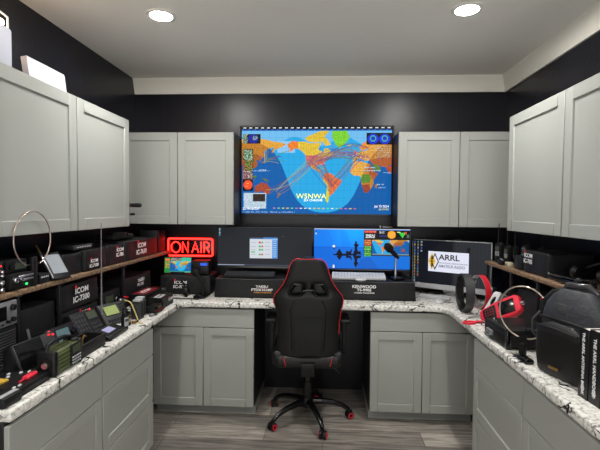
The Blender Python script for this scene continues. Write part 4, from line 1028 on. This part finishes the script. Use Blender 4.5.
# ------------------------------------------------------------------ far left corner
t = thing('neon_sign', 'red glowing neon sign reading on air on the back wall', 'sign', (-1.242, YB, 1.302))
def neon():
    W, H = .418, .158
    MB().box((0, -.006, 0), (W + .01, .008, H + .01), .003).build('backing_plate', 'black_gloss', t)
    r = .018; pts = []
    for cx, cz, a0 in ((W / 2 - r, H / 2 - r, 0), (-W / 2 + r, H / 2 - r, 90), (-W / 2 + r, -H / 2 + r, 180), (W / 2 - r, -H / 2 + r, 270)):
        for k in range(7): a = D(a0 + 15 * k); pts.append((cx + r * math.cos(a), -.022, cz + r * math.sin(a)))
    MB().tube(pts, 0.0075, 10, closed=True).build('border_tube', 'neon', t)
    y = -.022; hz = .052; R = .0052
    def st(p): return [(a * .97 - .004, y, b * .95) for a, b in p]
    O = [(-.137 + .043 * math.cos(2 * PI * i / 28), y, .0495 * math.sin(2 * PI * i / 28)) for i in range(28)]
    MB().tube(O, R, 8, closed=True).build('letter_tube', 'neon', t)
    for strokes in ([[(-.072, -hz), (-.072, hz), (-.018, -hz), (-.018, hz)]], [[(.020, -hz), (.052, hz), (.084, -hz)], [(.032, -.016), (.072, -.016)]], [[(.108, -hz), (.108, hz)]],
                    [[(.138, -hz), (.138, hz), (.166, hz), (.182, .040), (.186, .024), (.180, .006), (.166, -.004), (.138, -.004)], [(.162, -.004), (.188, -hz)]]):
        m = MB()
        for s in strokes: m.tube(st(s), R, 8)
        m.build('letter_tube', 'neon', t)
    for sx in (-.19, .19): MB().cyl((sx, -.01, 0), (sx, -.022, 0), .006).build('standoff', 'black', t)
neon()
t = cover('wide low black cover in the far left corner carrying the little map screen', (-1.18, 3.60, CT), 0, .44, .33, .165, icom(-.035, .085, .036, 'IC-R30'), mat_='cover_shaded')
t = thing('mini_display', 'little colourful map screen in the far left corner below the neon sign', 'display', (-1.268, 3.67, CT + .1655), D(6))
Mx = Matrix.Rotation(D(-8), 4, 'X')
MB(Mx).box((0, .01, .075), (.235, .014, .14), .004).build('housing', 'black', t)
m = MB(); m.box((0, .03, .008), (.12, .08, .016), .004); m.build('foot', 'black', t)
c = Canvas(96, 58, (30, 150, 70))
c.rect(0, 0, 20, 58, (40, 130, 60)); c.rect(2, 4, 18, 12, (230, 120, 60)); c.speck(2, 14, 18, 40, [(230, 110, 60), (60, 190, 80), (30, 60, 40), (240, 180, 90)], .7); c.rect(20, 0, 60, 14, (40, 60, 70)); c.speck(22, 1, 58, 13, [(30, 120, 160), (220, 220, 200), (230, 160, 60), (20, 30, 40)], .6); c.rect(60, 0, 96, 14, (60, 190, 150)); c.speck(62, 2, 94, 12, [(40, 130, 150), (90, 220, 160)], .4)
world_map(c, 20, 14, 76, 34, 360 / 76.0, -170, sun=20, simple=True, y1=52)
c.a[14:52, 20:] = c.a[14:52, 20:] * np.array([.9, 1.05, 1.0]); c.rect(20, 52, 96, 58, (70, 170, 140)); c.rect(20, 54, 70, 56, (20, 60, 60))
s = c.build('screen', .226, .13, t); s.matrix_local = Mx @ Matrix.Translation((0, .0025, .075))
radio('clock_radio', 'small black radio with a blue display at the right end of the corner cover', 'radio', (-1.065, 3.66, CT + .1655), D(4), .15, .12, .115, lcd='lcd_blue', lcd_r=(.02, .42, .66, .86), face='black', btns=((.04, .42, .25, .55, 3, 2),), bmat='dark_grey', feet=False)
headphones('black headphones resting upright in front of the corner cover', (-1.245, 3.53, CT), (D(-4), 0, D(12)), 'black', 1.0)
desk_mic('black desk microphone in front of the corner cover, left of the wide lettered cover', (-1.005, 3.50, CT), D(-8), .15, .75, (.12, .026), True)
tag(MB().tube([(-1.33, 3.42, CT + .005), (-1.24, 3.44, CT + .005), (-1.16, 3.40, CT + .005), (-1.08, 3.42, CT + .005), (-1.0, 3.40, CT + .005)], .0045, 8).build('loose_cable', 'dark'), 'dark cord lying on the granite in the far left corner', 'cord')
radio('speaker_box', 'tall black speaker box at the far shelf end, edged red by the neon sign', 'speaker', (-1.45, 3.765, SH), LP, .16, .16, .20, lcd=None, face='black', feet=False)
# loose small parts between the small radios
for i, (x, y, l, a, mt, lb) in enumerate(((-1.235, 2.565, .05, .4, 'silver', 'short silver plug lying nearest the pale handheld radio'), (-1.19, 2.66, .045, 1.2, 'brass', 'brass plug lying beside the yellow wire end'), (-1.255, 2.66, .055, -.5, 'silver', 'silver plug lying behind the small upright handheld radio'),
                                   (-1.15, 2.845, .05, .8, 'mid_grey', 'grey plug lying in front of the farther grey charger'), (-1.29, 2.88, .05, -.2, 'silver', 'silver plug lying left of the low mobile radio'))):
    t = thing('connector', lb, 'connector', (x, y, CT), a, 'loose connectors on the left worktop')
    m = MB(); m.cyl((-l / 2, 0, .011), (0, 0, .011), .011, n=6); m.build('collar', mt, t)
    m = MB(); m.cyl((0, 0, .011), (l / 2, 0, .011), .007); m.build('barrel', 'dark_grey', t)
cable('black_cable', 'thin black cable winding between the plugs and the grey chargers', [(-1.31, 2.77, CT + .006), (-1.33, 2.83, CT + .006), (-1.30, 2.93, CT + .006), (-1.32, 2.98, CT + .006), (-1.29, 3.03, CT + .006), (-1.35, 3.09, CT + .006)], .005, 'black_gloss')
# big covers in front of the monitors
cover('wide black cover with orange and white letters left of the chair', (-.525, 3.50, CT), D(-1), .76, .36, .165,
      [('YAESU', .026, (.02, .098), 'CENTER', 0, 1.35), ('FTDX101MP', .029, (.02, .071), 'CENTER', 0, 1.15), ('HF/50MHz TRANSCEIVER', .012, (.025, .049), 'CENTER', 2, 1.1), ('__________', .012, (.03, .090), 'CENTER', 1, 1)], piping=True)
cover('wide black cover with plain white letters right of the chair', (.325, 3.50, CT), D(-.5), .83, .36, .158,
      [('KENWOOD', .034, (-.002, .112), 'CENTER', 0, 1.05), ('TS-990S', .030, (-.002, .085), 'CENTER', 0, 1.15), ('HF/50MHz TRANSCEIVER', .013, (.0, .062), 'CENTER', 0, 1.15)], piping=True, slump=.008)
def keyboard(label, loc, rz, w, d, body, keys, tilt=4):
    t = thing('keyboard', label, 'keyboard', loc, rz)
    Mx = Matrix.Rotation(D(tilt), 4, 'X')
    MB(Mx).box((0, d / 2, .009), (w, d, .016), .004).build('tray', body, t)
    m = MB(Mx); nx = 17
    for j in range(5):
        for i in range(nx):
            m.box((-w / 2 + w * (i + .5) / nx, d * (.12 + .17 * j) + d * .04, .019), (w / nx * .82, d * .14, .006))
    m.build('keys', keys, t); return t
keyboard('dark keyboard lying on the wide cover left of the chair', (-.62, 3.535, CT + .161), D(1), .42, .13, 'dark', 'dark_grey', 9)
keyboard('pale grey keyboard lying on the wide cover right of the chair', (.285, 3.56, CT + .154), D(-1), .44, .13, 'light_grey', 'off_white', 14)
t = thing('computer_mouse', 'pale mouse in front of the pale grey keyboard', 'mouse', (.30, 3.535, CT + .157)); MB().ball((0, 0, .006), .03, (1.5, .8, .55), 20).build('shell', 'off_white', t); MB().box((0, -.006, .0215), (.004, .02, .004), .001).build('wheel', 'mid_grey', t)
t = thing('clip_camera', 'small silver clip camera on the wide cover beside the dark keyboard', 'camera', (-.20, 3.56, CT + .16)); m = MB(); m.box((0, 0, .02), (.03, .03, .04), .006); m.ball((0, -.012, .032), .014); m.build('body', 'silver', t); MB().cyl((-.02, 0, .06), (-.02, 0, .035), .005).build('stub', 'dark', t)
desk_mic('black desk microphone on the lettered cover before the blue screen', (.60, 3.62, CT + .157), D(14), .215, 1.0, (.17, .028))
# ------------------------------------------------------------------ right side: on the shelf
for i, (x, y, h, a, lb) in enumerate(((1.30, 3.33, .145, .15, 'handheld radio with antenna on the right shelf, nearest the shelf end'), (1.325, 3.235, .13, .15, 'handheld radio with antenna on the right shelf, second from the shelf end'), (1.40, 3.29, .12, .17, 'handheld radio standing behind the first two on the right shelf'),
                        (1.37, 3.06, .15, .12, 'taller handheld radio with a pale face left of the lettered shelf cover'), (1.43, 2.97, .14, .12, 'handheld radio half behind the lettered shelf cover'))):
    handheld(lb, (x, y, SH), RP + .25 - .1 * i, h, a, 'mid_grey' if i == 3 else 'dark', 'lcd_dark', 'handheld radios on the right shelf')
t = thing('pale_block', 'small pale block beside the handheld radios on the right shelf', 'block', (1.272, 3.10, SH), RP); MB().box((0, .02, .016), (.05, .04, .032), .004).build('body', 'beige', t); MB().box((0, -.001, .016), (.03, .002, .014)).build('mark', 'brass', t)
t = thing('hand_microphone', 'black hand microphone with a silver key lying at the right shelf end', 'microphone', (1.268, 3.20, SH), RP + .1); MB().box((0, .02, .02), (.065, .05, .04), .012, 3).build('housing', 'black', t); m = MB(); m.box((.028, .0, .042), (.03, .014, .006), .002, rot=(0, .3, 0)); m.build('key', 'silver', t); MB().tube([(-.03, .02, .02), (-.06, .03, .05), (-.05, .05, .02), (-.08, .06, .03)], .005, 8).build('lead', 'black', t)
t = thing('small_cover', 'low black box at the left foot of the lettered shelf cover', 'box', (1.285, 2.955, SH), RP); MB().box((0, .06, .045), (.10, .12, .09), .006).build('shell', 'dark', t); MB().box((0, .06, .091), (.09, .11, .004), .001).build('lid', 'black', t)
cover('black fabric cover with a red dot and white letters on the right shelf', (1.285, 2.72, SH), RP, .30, .27, .145, icom(-.07, .092, .036, 'IC-705'), slump=.006)
headphones('glossy black headphones resting on the right shelf above the backpack', (1.40, 2.405, SH + .023), (D(-58), D(0), RP + .2), 'gloss_shell', 1.05)
headphones('second pair of glossy black headphones on the right shelf, nearer the picture edge', (1.455, 2.185, SH + .023), (D(-50), D(0), RP - .25), 'gloss_shell', 1.05)
t = thing('tripod', 'small folded black tripod lying on the right shelf edge', 'tripod', (1.27, 2.43, SH), RP)
m = MB(); 
for q, (a, b) in enumerate((((-.12, .02, .012), (.14, .05, .014)), ((-.12, .03, .012), (.15, .00, .012)), ((-.12, .025, .03), (.13, .03, .034)))): MB().tube([a, b], .009, 8).build('leg', 'black_gloss', t)
m.ball((.15, .03, .03), .022); m.box((.18, .03, .03), (.03, .05, .03), .006); m.build('head', 'dark', t)
m = MB(); m.tube([(-.12, .03, .02), (-.15, .025, .035), (-.17, .05, .045)], .006, 8); m.build('pan_handle', 'mid_grey', t)
cable('coiled_cable', 'coiled black cable on the right shelf before the headphones', [(1.295 + .03 * math.cos(i * .8), 2.19 + .035 * math.sin(i * .8), SH + .007 + .0022 * i) for i in range(22)], .0055, 'black_gloss')
# ------------------------------------------------------------------ right side: below the shelf
cover('black cover in the shade below the right shelf, behind the red meter', (1.285, 2.80, CT), RP, .29, .26, .23, mat_='cover_shaded')
cover('black cover in the shade below the right shelf near the backpack', (1.32, 2.39, CT), RP, .36, .24, .22, mat_='cover_shaded')
tag(MB().box((0, 0, 0), (.012, .03, .018), .004).build('red_tab', 'red', loc=(1.2775, 2.60, CT + .215)), 'tiny red tab hanging below the right shelf board', 'tag')
t = thing('wall_plug', 'small pale round plug under the left end of the right shelf', 'plug', (1.275, 3.36, CT), RP); m = MB(); m.lathe([(0, 0), (.022, 0), (.022, .012), (.012, .016), (0, .016)], 20, (0, 0, .135), (PI / 2, 0, 0)); m.build('face', 'light_grey', t); MB().box((0, .02, .075), (.04, .04, .15), .005).build('stand', 'dark', t)
# ------------------------------------------------------------------ right side: along the worktop edge (far to near)
t = thing('computer_mouse', 'pale computer mouse on the granite in front of the logo screen', 'mouse', (.905, 3.45, CT), D(-20)); MB().ball((0, 0, .012), .033, (.85, 1.45, .62), 20).build('shell', 'off_white', t); MB().box((0, -.026, .029), (.005, .014, .006), .002).build('wheel', 'mid_grey', t)
cable('mouse_cord', 'thin pale cord from the mouse to the logo screen', [(.915, 3.51, CT + .006), (.96, 3.56, CT + .03), (1.02, 3.57, CT + .05), (1.08, 3.55, CT + .02), (1.12, 3.52, CT + .0032)], .003, 'light_grey')
keyboard('flat pale keyboard on the granite below the logo screen', (.90, 3.60, CT), D(-24), .24, .09, 'light_grey', 'off_white', 2)
def hoop(label, loc, rz, R, w, th, outer, inner, lean=0.0):
    t = thing('hoop_antenna', label, 'hoop', loc, rot=(0, lean, rz))
    MB().band(R, w, th, 56).build('band', outer, t, (0, 0, R))
    MB().band(R - th + .0004, w * .9, .002, 56).build('lining', inner, t, (0, 0, R))
    for s in (-1, 1): 
        m = MB(); m.tube([((R - th / 2) * math.cos(2 * PI * i / 56), s * w / 2, R + (R - th / 2) * math.sin(2 * PI * i / 56)) for i in range(56)], .0035, 6, closed=True); m.build('rim', inner if outer == 'red' else outer, t)
    return t
t = hoop('dark grey hoop standing upright on the right worktop', (1.02, 3.185, CT + .001), LP - .02, .138, .055, .010, 'dark_grey', 'dark')
MB().box((-.055, -.008, .030), (.035, .02, .022), .006).build('blue_tuner', 'lcd_lilac' if False else 'navy', t)
hoop('red hoop with silver rims standing behind the dark grey hoop', (1.165, 3.29, CT + .001), LP + .14, .126, .040, .007, 'red', 'silver')
t = thing('tuning_box', 'small silver knobbed box between the two hoops', 'box', (1.075, 3.0, CT), RP - .2); MB().box((0, .03, .02), (.07, .06, .04), .006).build('housing', 'dark', t); m = MB(); knob(m, (-.015, 0, .022), .012, .018); m.build('knob', 'silver', t); m = MB(); m.tube([(.01, 0, .02), (.03, -.05, .012), (.05, -.09, .006)], .007, 8); m.build('plug', 'silver', t)
# pale slotted plate leaning at the shelf
t = thing('slotted_plate', 'pale metal plate with an oval slot leaning beside the red meter', 'plate', (1.115, 3.06, CT + .003), rot=(D(-38), 0, RP + .45))
def plate():
    n = 14; w, h = .062, .20; sl = [(.017 * math.cos(2 * PI * i / 20), .125 + .036 * math.sin(2 * PI * i / 20)) for i in range(20)]
    bm = bmesh.new()
    out = [(-w / 2, 0), (w / 2, 0), (w / 2, h * .35), (w / 2, h * .65), (w / 2, h - .012), (w / 2 - .012, h), (-w / 2 + .012, h), (-w / 2, h - .012), (-w / 2, h * .65), (-w / 2, h * .35)]
    O = [bm.verts.new((a, 0, b)) for a, b in out]; I = [bm.verts.new((a, 0, b)) for a, b in sl]
    eo = [bm.edges.new((O[i], O[(i + 1) % len(O)])) for i in range(len(O))]; ei = [bm.edges.new((I[i], I[(i + 1) % 20])) for i in range(20)]
    bmesh.ops.triangle_fill(bm, edges=eo + ei, use_beauty=True)
    r = bmesh.ops.extrude_face_region(bm, geom=bm.faces[:]); bmesh.ops.translate(bm, vec=(0, .006, 0), verts=[v for v in r['geom'] if isinstance(v, bmesh.types.BMVert)])
    bmesh.ops.recalc_face_normals(bm, faces=bm.faces[:])
    m = MB(); m.bm.free(); m.bm = bm; m.build('plate', 'off_white', t)
    MB().box((0, .012, .04), (.05, .014, .05), .004).build('clamp', 'mid_grey', t)
plate()
# red bumper meter leaning on the black case
t = thing('analyser', 'red bumpered handheld meter with a dark screen leaning over the black case', 'meter', (0, 0, 0))
def analyser():
    p1 = Vector((1.03, 2.875, CT + .038)); p2 = Vector((1.20, 2.70, CT + .17)); L = (p2 - p1); ln = L.length; L.normalize()
    nrm = Vector((-.72, -.55, .45)); nrm = (nrm - L * nrm.dot(L)).normalized(); W = nrm.cross(L).normalized()   # W runs to the right seen from the room
    Mx = Matrix((( W.x, -nrm.x, L.x, p1.x), (W.y, -nrm.y, L.y, p1.y), (W.z, -nrm.z, L.z, p1.z), (0, 0, 0, 1)))
    t.matrix_world = Mx
    sgn = 1
    w = .115
    poly = [(-.024, 0), (.030, .0), (.042, .03), (.048, .07), (.060, .12), (.064, ln * .9), (.05, ln), (-.045, ln), (-.064, ln * .85), (-.062, ln * .5), (-.040, .03)]
    MB().prism(poly, -.014, .026, 'y', .008, 3).build('bumper', 'red_bright', t)
    MB().prism([(-.026, .025), (.030, .025), (.042, ln * .42), (-.042, ln * .42)], -.018, -.01, 'y', .003).build('keypad_panel', 'black', t)
    m = MB(); buttons(m, -.024, .026, .035, ln * .38, 3, 4, -.0185, .6); m.build('keypad', 'red_dark', t)
    MB().prism([(-.042, ln * .5), (.042, ln * .5), (.044, ln * .88), (-.044, ln * .88)], -.018, -.01, 'y', .004).build('display', 'black_gloss', t)
    m = MB(); m.cyl((0, .006, ln), (0, .006, ln + .02), .012); m.build('antenna_socket', 'silver', t)
analyser()
pts = [(1.03, 2.86, CT + .02), (.985, 2.85, CT + .010), (.955, 2.87, CT + .0075)]
loop_ = [(.955 - .03 * math.sin(a) * 0 + .028 * math.cos(a) - .028, 2.87 - .035 * (1 - math.cos(a)) * 0 + .05 * math.sin(a), CT + .0075) for a in [i * 2 * PI / 20 for i in range(20)]]
t = thing('wrist_strap', 'red wrist strap looped on the granite below the red meter', 'strap', (0.93, 2.84, CT))
Mz = Matrix.Rotation(D(25), 4, 'Z')
MB(Mz).tube([(.045 * math.cos(i * 2 * PI / 28), .026 * math.sin(i * 2 * PI / 28), .008) for i in range(28)], .0065, 8, closed=True).build('loop', 'red_bright', t, (.012, 0, 0))
MB().tube([(.05, .02, .008), (.075, .02, .010), (.10, .012, .014)], .007, 8).build('tail', 'red_bright', t)
# black instrument case
t = thing('instrument_case', 'black instrument case with a silver latch on the right worktop edge', 'case', (.955, 2.45, CT), RP + .04)
MB().box((0, .135, .055), (.28, .27, .102), .01, 2).build('shell', 'black', t)
MB().box((0, .135, .074), (.284, .274, .008), .003).build('seam', 'dark', t)
m = MB(); m.box((-.06, -.006, .045), (.075, .012, .03), .004); m.tube([(-.09, -.01, .04), (-.085, -.025, .03), (-.035, -.025, .03), (-.03, -.01, .04)], .004, 8); m.build('latch', 'mid_grey', t)
m = MB(); m.cyl((-.085, .03, .106), (-.085, .03, .118), .012); m.cyl((-.055, .03, .106), (-.055, .03, .114), .009); m.build('socket', 'chrome', t)
for sx in (-1, 1):
    MB().box((sx * .13, .012, .055), (.024, .028, .108), .006).build('corner_guard', 'black_gloss', t)
loop_antenna('ring antenna rising from the black case on the right worktop', (1.012, 2.24, CT + .001), RP + .62, .132, .0042, block=(.03, .03, .06), gap=(-1.75, -1.4), drop=.085)
t = thing('power_adapter', 'small black power adapter lying on the granite before the black case', 'adapter', (.962, 2.135, CT), RP + .1); MB().box((0, .015, .012), (.085, .045, .024), .007, 3).build('housing', 'black_gloss', t); MB().tube([(-.04, .015, .012), (-.07, .02, .012), (-.10, .03, .007)], .004, 8).build('lead', 'black', t)
cable('black_cable', 'black cable arching from the black case towards the backpack', [(1.06, 2.32, CT + .113), (1.09, 2.26, CT + .115), (1.11, 2.24, CT + .07), (1.13, 2.235, CT + .03), (1.16, 2.22, CT + .008)], .007, 'dark')
t = thing('microphone_stand', 'short black stand with a silver collar beside the backpack', 'stand', (1.125, 2.185, CT)); MB().lathe([(0, 0), (.035, 0), (.035, .008), (.01, .014), (0, .014)], 24).build('base', 'black', t); MB().cyl((0, 0, .01), (0, 0, .15), .008).build('pole', 'black', t); MB().cyl((0, 0, .08), (0, 0, .12), .013).build('collar', 'off_white', t); MB().box((0, 0, .16), (.05, .03, .03), .006).build('head', 'dark', t); MB().box((.02, -.012, .178), (.02, .01, .008), .002).build('indicator', 'red', t)
# backpack
t = thing('backpack', 'dark grey backpack standing on the right worktop beside the books', 'bag', (1.01, 1.925, CT), RP + .26)
def backpack():
    def pillow(w, d, h, z0, y0, top, nseg=10, p=4):
        bm = bmesh.new(); rings = []
        for i in range(nseg + 1):
            v = i / nseg
            k = (1 - max(0, (v - top) / (1 - top)) ** 2.4 * .55) if v > top else 1 - .10 * (1 - v / top) ** 3
            ring = []
            for j in range(32):
                a = 2 * PI * j / 32; c, s = math.cos(a), math.sin(a)
                q = (abs(c) ** p + abs(s) ** p) ** (-1 / p)
                wob = 1 + .012 * math.sin(3 * a + v * 9) + .008 * math.sin(7 * a - v * 14)
                ring.append(bm.verts.new((c * q * w / 2 * k * wob, y0 + d / 2 + s * q * d / 2 * k * wob, z0 + h * v)))
            rings.append(ring)
        for i in range(nseg):
            for j in range(32): bm.faces.new((rings[i][j], rings[i][(j + 1) % 32], rings[i + 1][(j + 1) % 32], rings[i + 1][j]))
        bm.faces.new(rings[0][::-1]); bm.faces.new(rings[-1])
        bmesh.ops.recalc_face_normals(bm, faces=bm.faces[:])
        bmesh.ops.bevel(bm, geom=[e for e in bm.edges if len(e.link_faces) == 2 and (len(e.link_faces[0].verts) > 8 or len(e.link_faces[1].verts) > 8)], offset=.012, segments=3, profile=.5, affect='EDGES')
        m = MB(); m.bm.free(); m.bm = bm
        for f in bm.faces: f.smooth = True
        return m
    pillow(.34, .175, .385, .002, .035, .58).build('main_body', 'pack', t, sharp=70)
    pillow(.27, .07, .235, .004, .0, .8, 8, 6).build('front_pocket', 'leather', t, sharp=70)
    MB().tube([(-.15, .045, .245), (-.08, .036, .25), (0, .034, .252), (.08, .036, .25), (.15, .045, .245)], .006, 8).build('seam_binding', 'black', t)
    MB().tube([(-.115, -.004, .215), (0, -.010, .222), (.115, -.004, .215)], .004, 6).build('zip', 'dark', t)
    MB().box((-.01, -.003, .045), (.055, .004, .013), .002).build('gold_label', 'brass', t)
    MB().box((-.03, .045, .300), (.075, .006, .045), .002, rot=(-.2, 0, 0)).build('patch', 'dark_grey', t)
    m = MB(); m.tube([(-.165, .10, .19), (-.178, .08, .24), (-.172, .08, .30), (-.13, .10, .355), (-.05, .12, .385)], [.010, .013, .014, .014, .012], 10); m.build('shoulder_strap', 'dark', t)
    m = MB(); m.tube([(-.07, .10, .375), (-.05, .10, .402), (.05, .11, .408), (.09, .12, .38)], [.010, .014, .014, .010], 12); m.build('grab_handle', 'gloss_shell', t)
    m = MB(); m.tube([(-.16, .06, .12), (-.178, .03, .16), (-.178, .03, .22), (-.165, .06, .26)], .006, 8); m.build('side_cord', 'dark_grey', t)
backpack()
# books
def book(label, loc, rz, th, dep, h, title, sz):
    t = thing('book', label, 'book', loc, rz)
    m = MB(); m.box((0, .002, h / 2), (th, .004, h), .0015, 1); m.box((-th / 2 + .0015, dep / 2, h / 2), (.003, dep, h), .001, 1); m.box((th / 2 - .0015, dep / 2, h / 2), (.003, dep, h), .001, 1); m.build('binding', 'book', t)
    MB().box((0, dep / 2 - .002, h / 2), (th - .007, dep - .012, h - .01)).build('pages', 'page', t)
    lettering([(title, sz, (0, 0), 'CENTER', 0, .92)], 'letter_white', t, (0, -.0012, h * .5), (0, PI / 2, 0))
    MB().prism([(-.012, .012), (0, .03), (.012, .012), (0, -.006)], -.0008, .001, 'y').build('emblem', 'letter_grey', t, (0, 0, .03))
    return t
book('thick black book with white spine letters leaning against the backpack', (1.015, 1.735, CT), RP + .06, .056, .21, .275, 'THE ARRL ANTENNA BOOK', .021)
book('thick black book with white spine letters at the right picture edge', (1.02, 1.672, CT), RP + .06, .062, .21, .283, 'THE ARRL HANDBOOK', .023)
# ------------------------------------------------------------------ on top of the left wall cabinets
zt = ZU1
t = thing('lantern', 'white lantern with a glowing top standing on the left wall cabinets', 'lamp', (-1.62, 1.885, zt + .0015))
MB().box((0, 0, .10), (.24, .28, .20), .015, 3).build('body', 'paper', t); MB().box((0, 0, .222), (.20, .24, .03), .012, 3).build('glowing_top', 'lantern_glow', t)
for sx in (-1, 1): MB().tube([(sx * .11, -.12, .19), (sx * .11, -.12, .25), (sx * .11, 0, .262), (sx * .11, .12, .25), (sx * .11, .12, .19)], .005, 8).build('guard_rail', 'lid_clear', t)
t = thing('white_box', 'flat white cardboard sleeve standing on the left wall cabinets by the wall', 'box', (-1.56, 2.405, zt + .0015), rot=(D(-8), 0, LP))
MB().box((0, .02, .078), (.335, .035, .156), .002, 1).build('sleeve', 'paper', t); MB().box((0, .0015, .125), (.30, .002, .003)).build('flap_crease', 'off_white', t)
t = thing('wall_hook', 'black double peg hook on the end of the left wall cabinet', 'hook', (-1.462, 3.1475, 1.66))
MB().box((0, .004, 0), (.02, .008, .10), .002).build('plate', 'black', t)
m = MB(); m.tube([(0, .004, .022), (.0, .05, .022), (.04, .06, .022), (.062, .06, .022)], [.012, .014, .016, .016], 12); m.ball((.064, .06, .022), .016); m.build('peg', 'black', t)
m = MB(); m.tube([(0, .004, -.045), (.0, .045, -.045), (.03, .05, -.045)], .009, 12); m.build('peg', 'black', t)
wall_plate()
# ------------------------------------------------------------------ camera and world
cam = bpy.data.cameras.new('camera'); co = bpy.data.objects.new('camera', cam); COL.objects.link(co)
cam.sensor_width = 36; cam.lens = 433.4 / 600 * 36; cam.clip_start = 0.02
co.matrix_world = Matrix.Translation((0, 0, 1.6602)) @ Matrix.Rotation(D(3.2477), 4, 'Z') @ Matrix.Rotation(D(90 - 2.0457), 4, 'X') @ Matrix.Rotation(D(0.4624), 4, 'Z')
SC.camera = co
w = bpy.data.worlds.new('world'); w.use_nodes = True; SC.world = w
N = w.node_tree.nodes; L = w.node_tree.links
tc = N.new('ShaderNodeTexCoord'); sx = N.new('ShaderNodeSeparateXYZ'); L.new(tc.outputs['Generated'], sx.inputs[0])
cr = N.new('ShaderNodeValToRGB'); cr.color_ramp.elements[0].position = 0.46; cr.color_ramp.elements[1].position = 0.54
cr.color_ramp.elements[0].color = (1, 0.98, 0.95, 1); cr.color_ramp.elements[1].color = (0.3, 0.305, 0.31, 1)  # brighter lower half added as unseen fill light for the ceiling
ad = N.new('ShaderNodeMath'); ad.operation = 'MULTIPLY_ADD'; ad.inputs[1].default_value = 0.5; ad.inputs[2].default_value = 0.5
L.new(sx.outputs['Z'], ad.inputs[0]); L.new(ad.outputs[0], cr.inputs['Fac']); L.new(cr.outputs[0], N['Background'].inputs[0]); N['Background'].inputs[1].default_value = 2.6
vs = SC.view_settings; vs.view_transform = 'Standard'; vs.look = 'None'; vs.gamma = 1; vs.use_curve_mapping = False
vs.exposure = 0.08
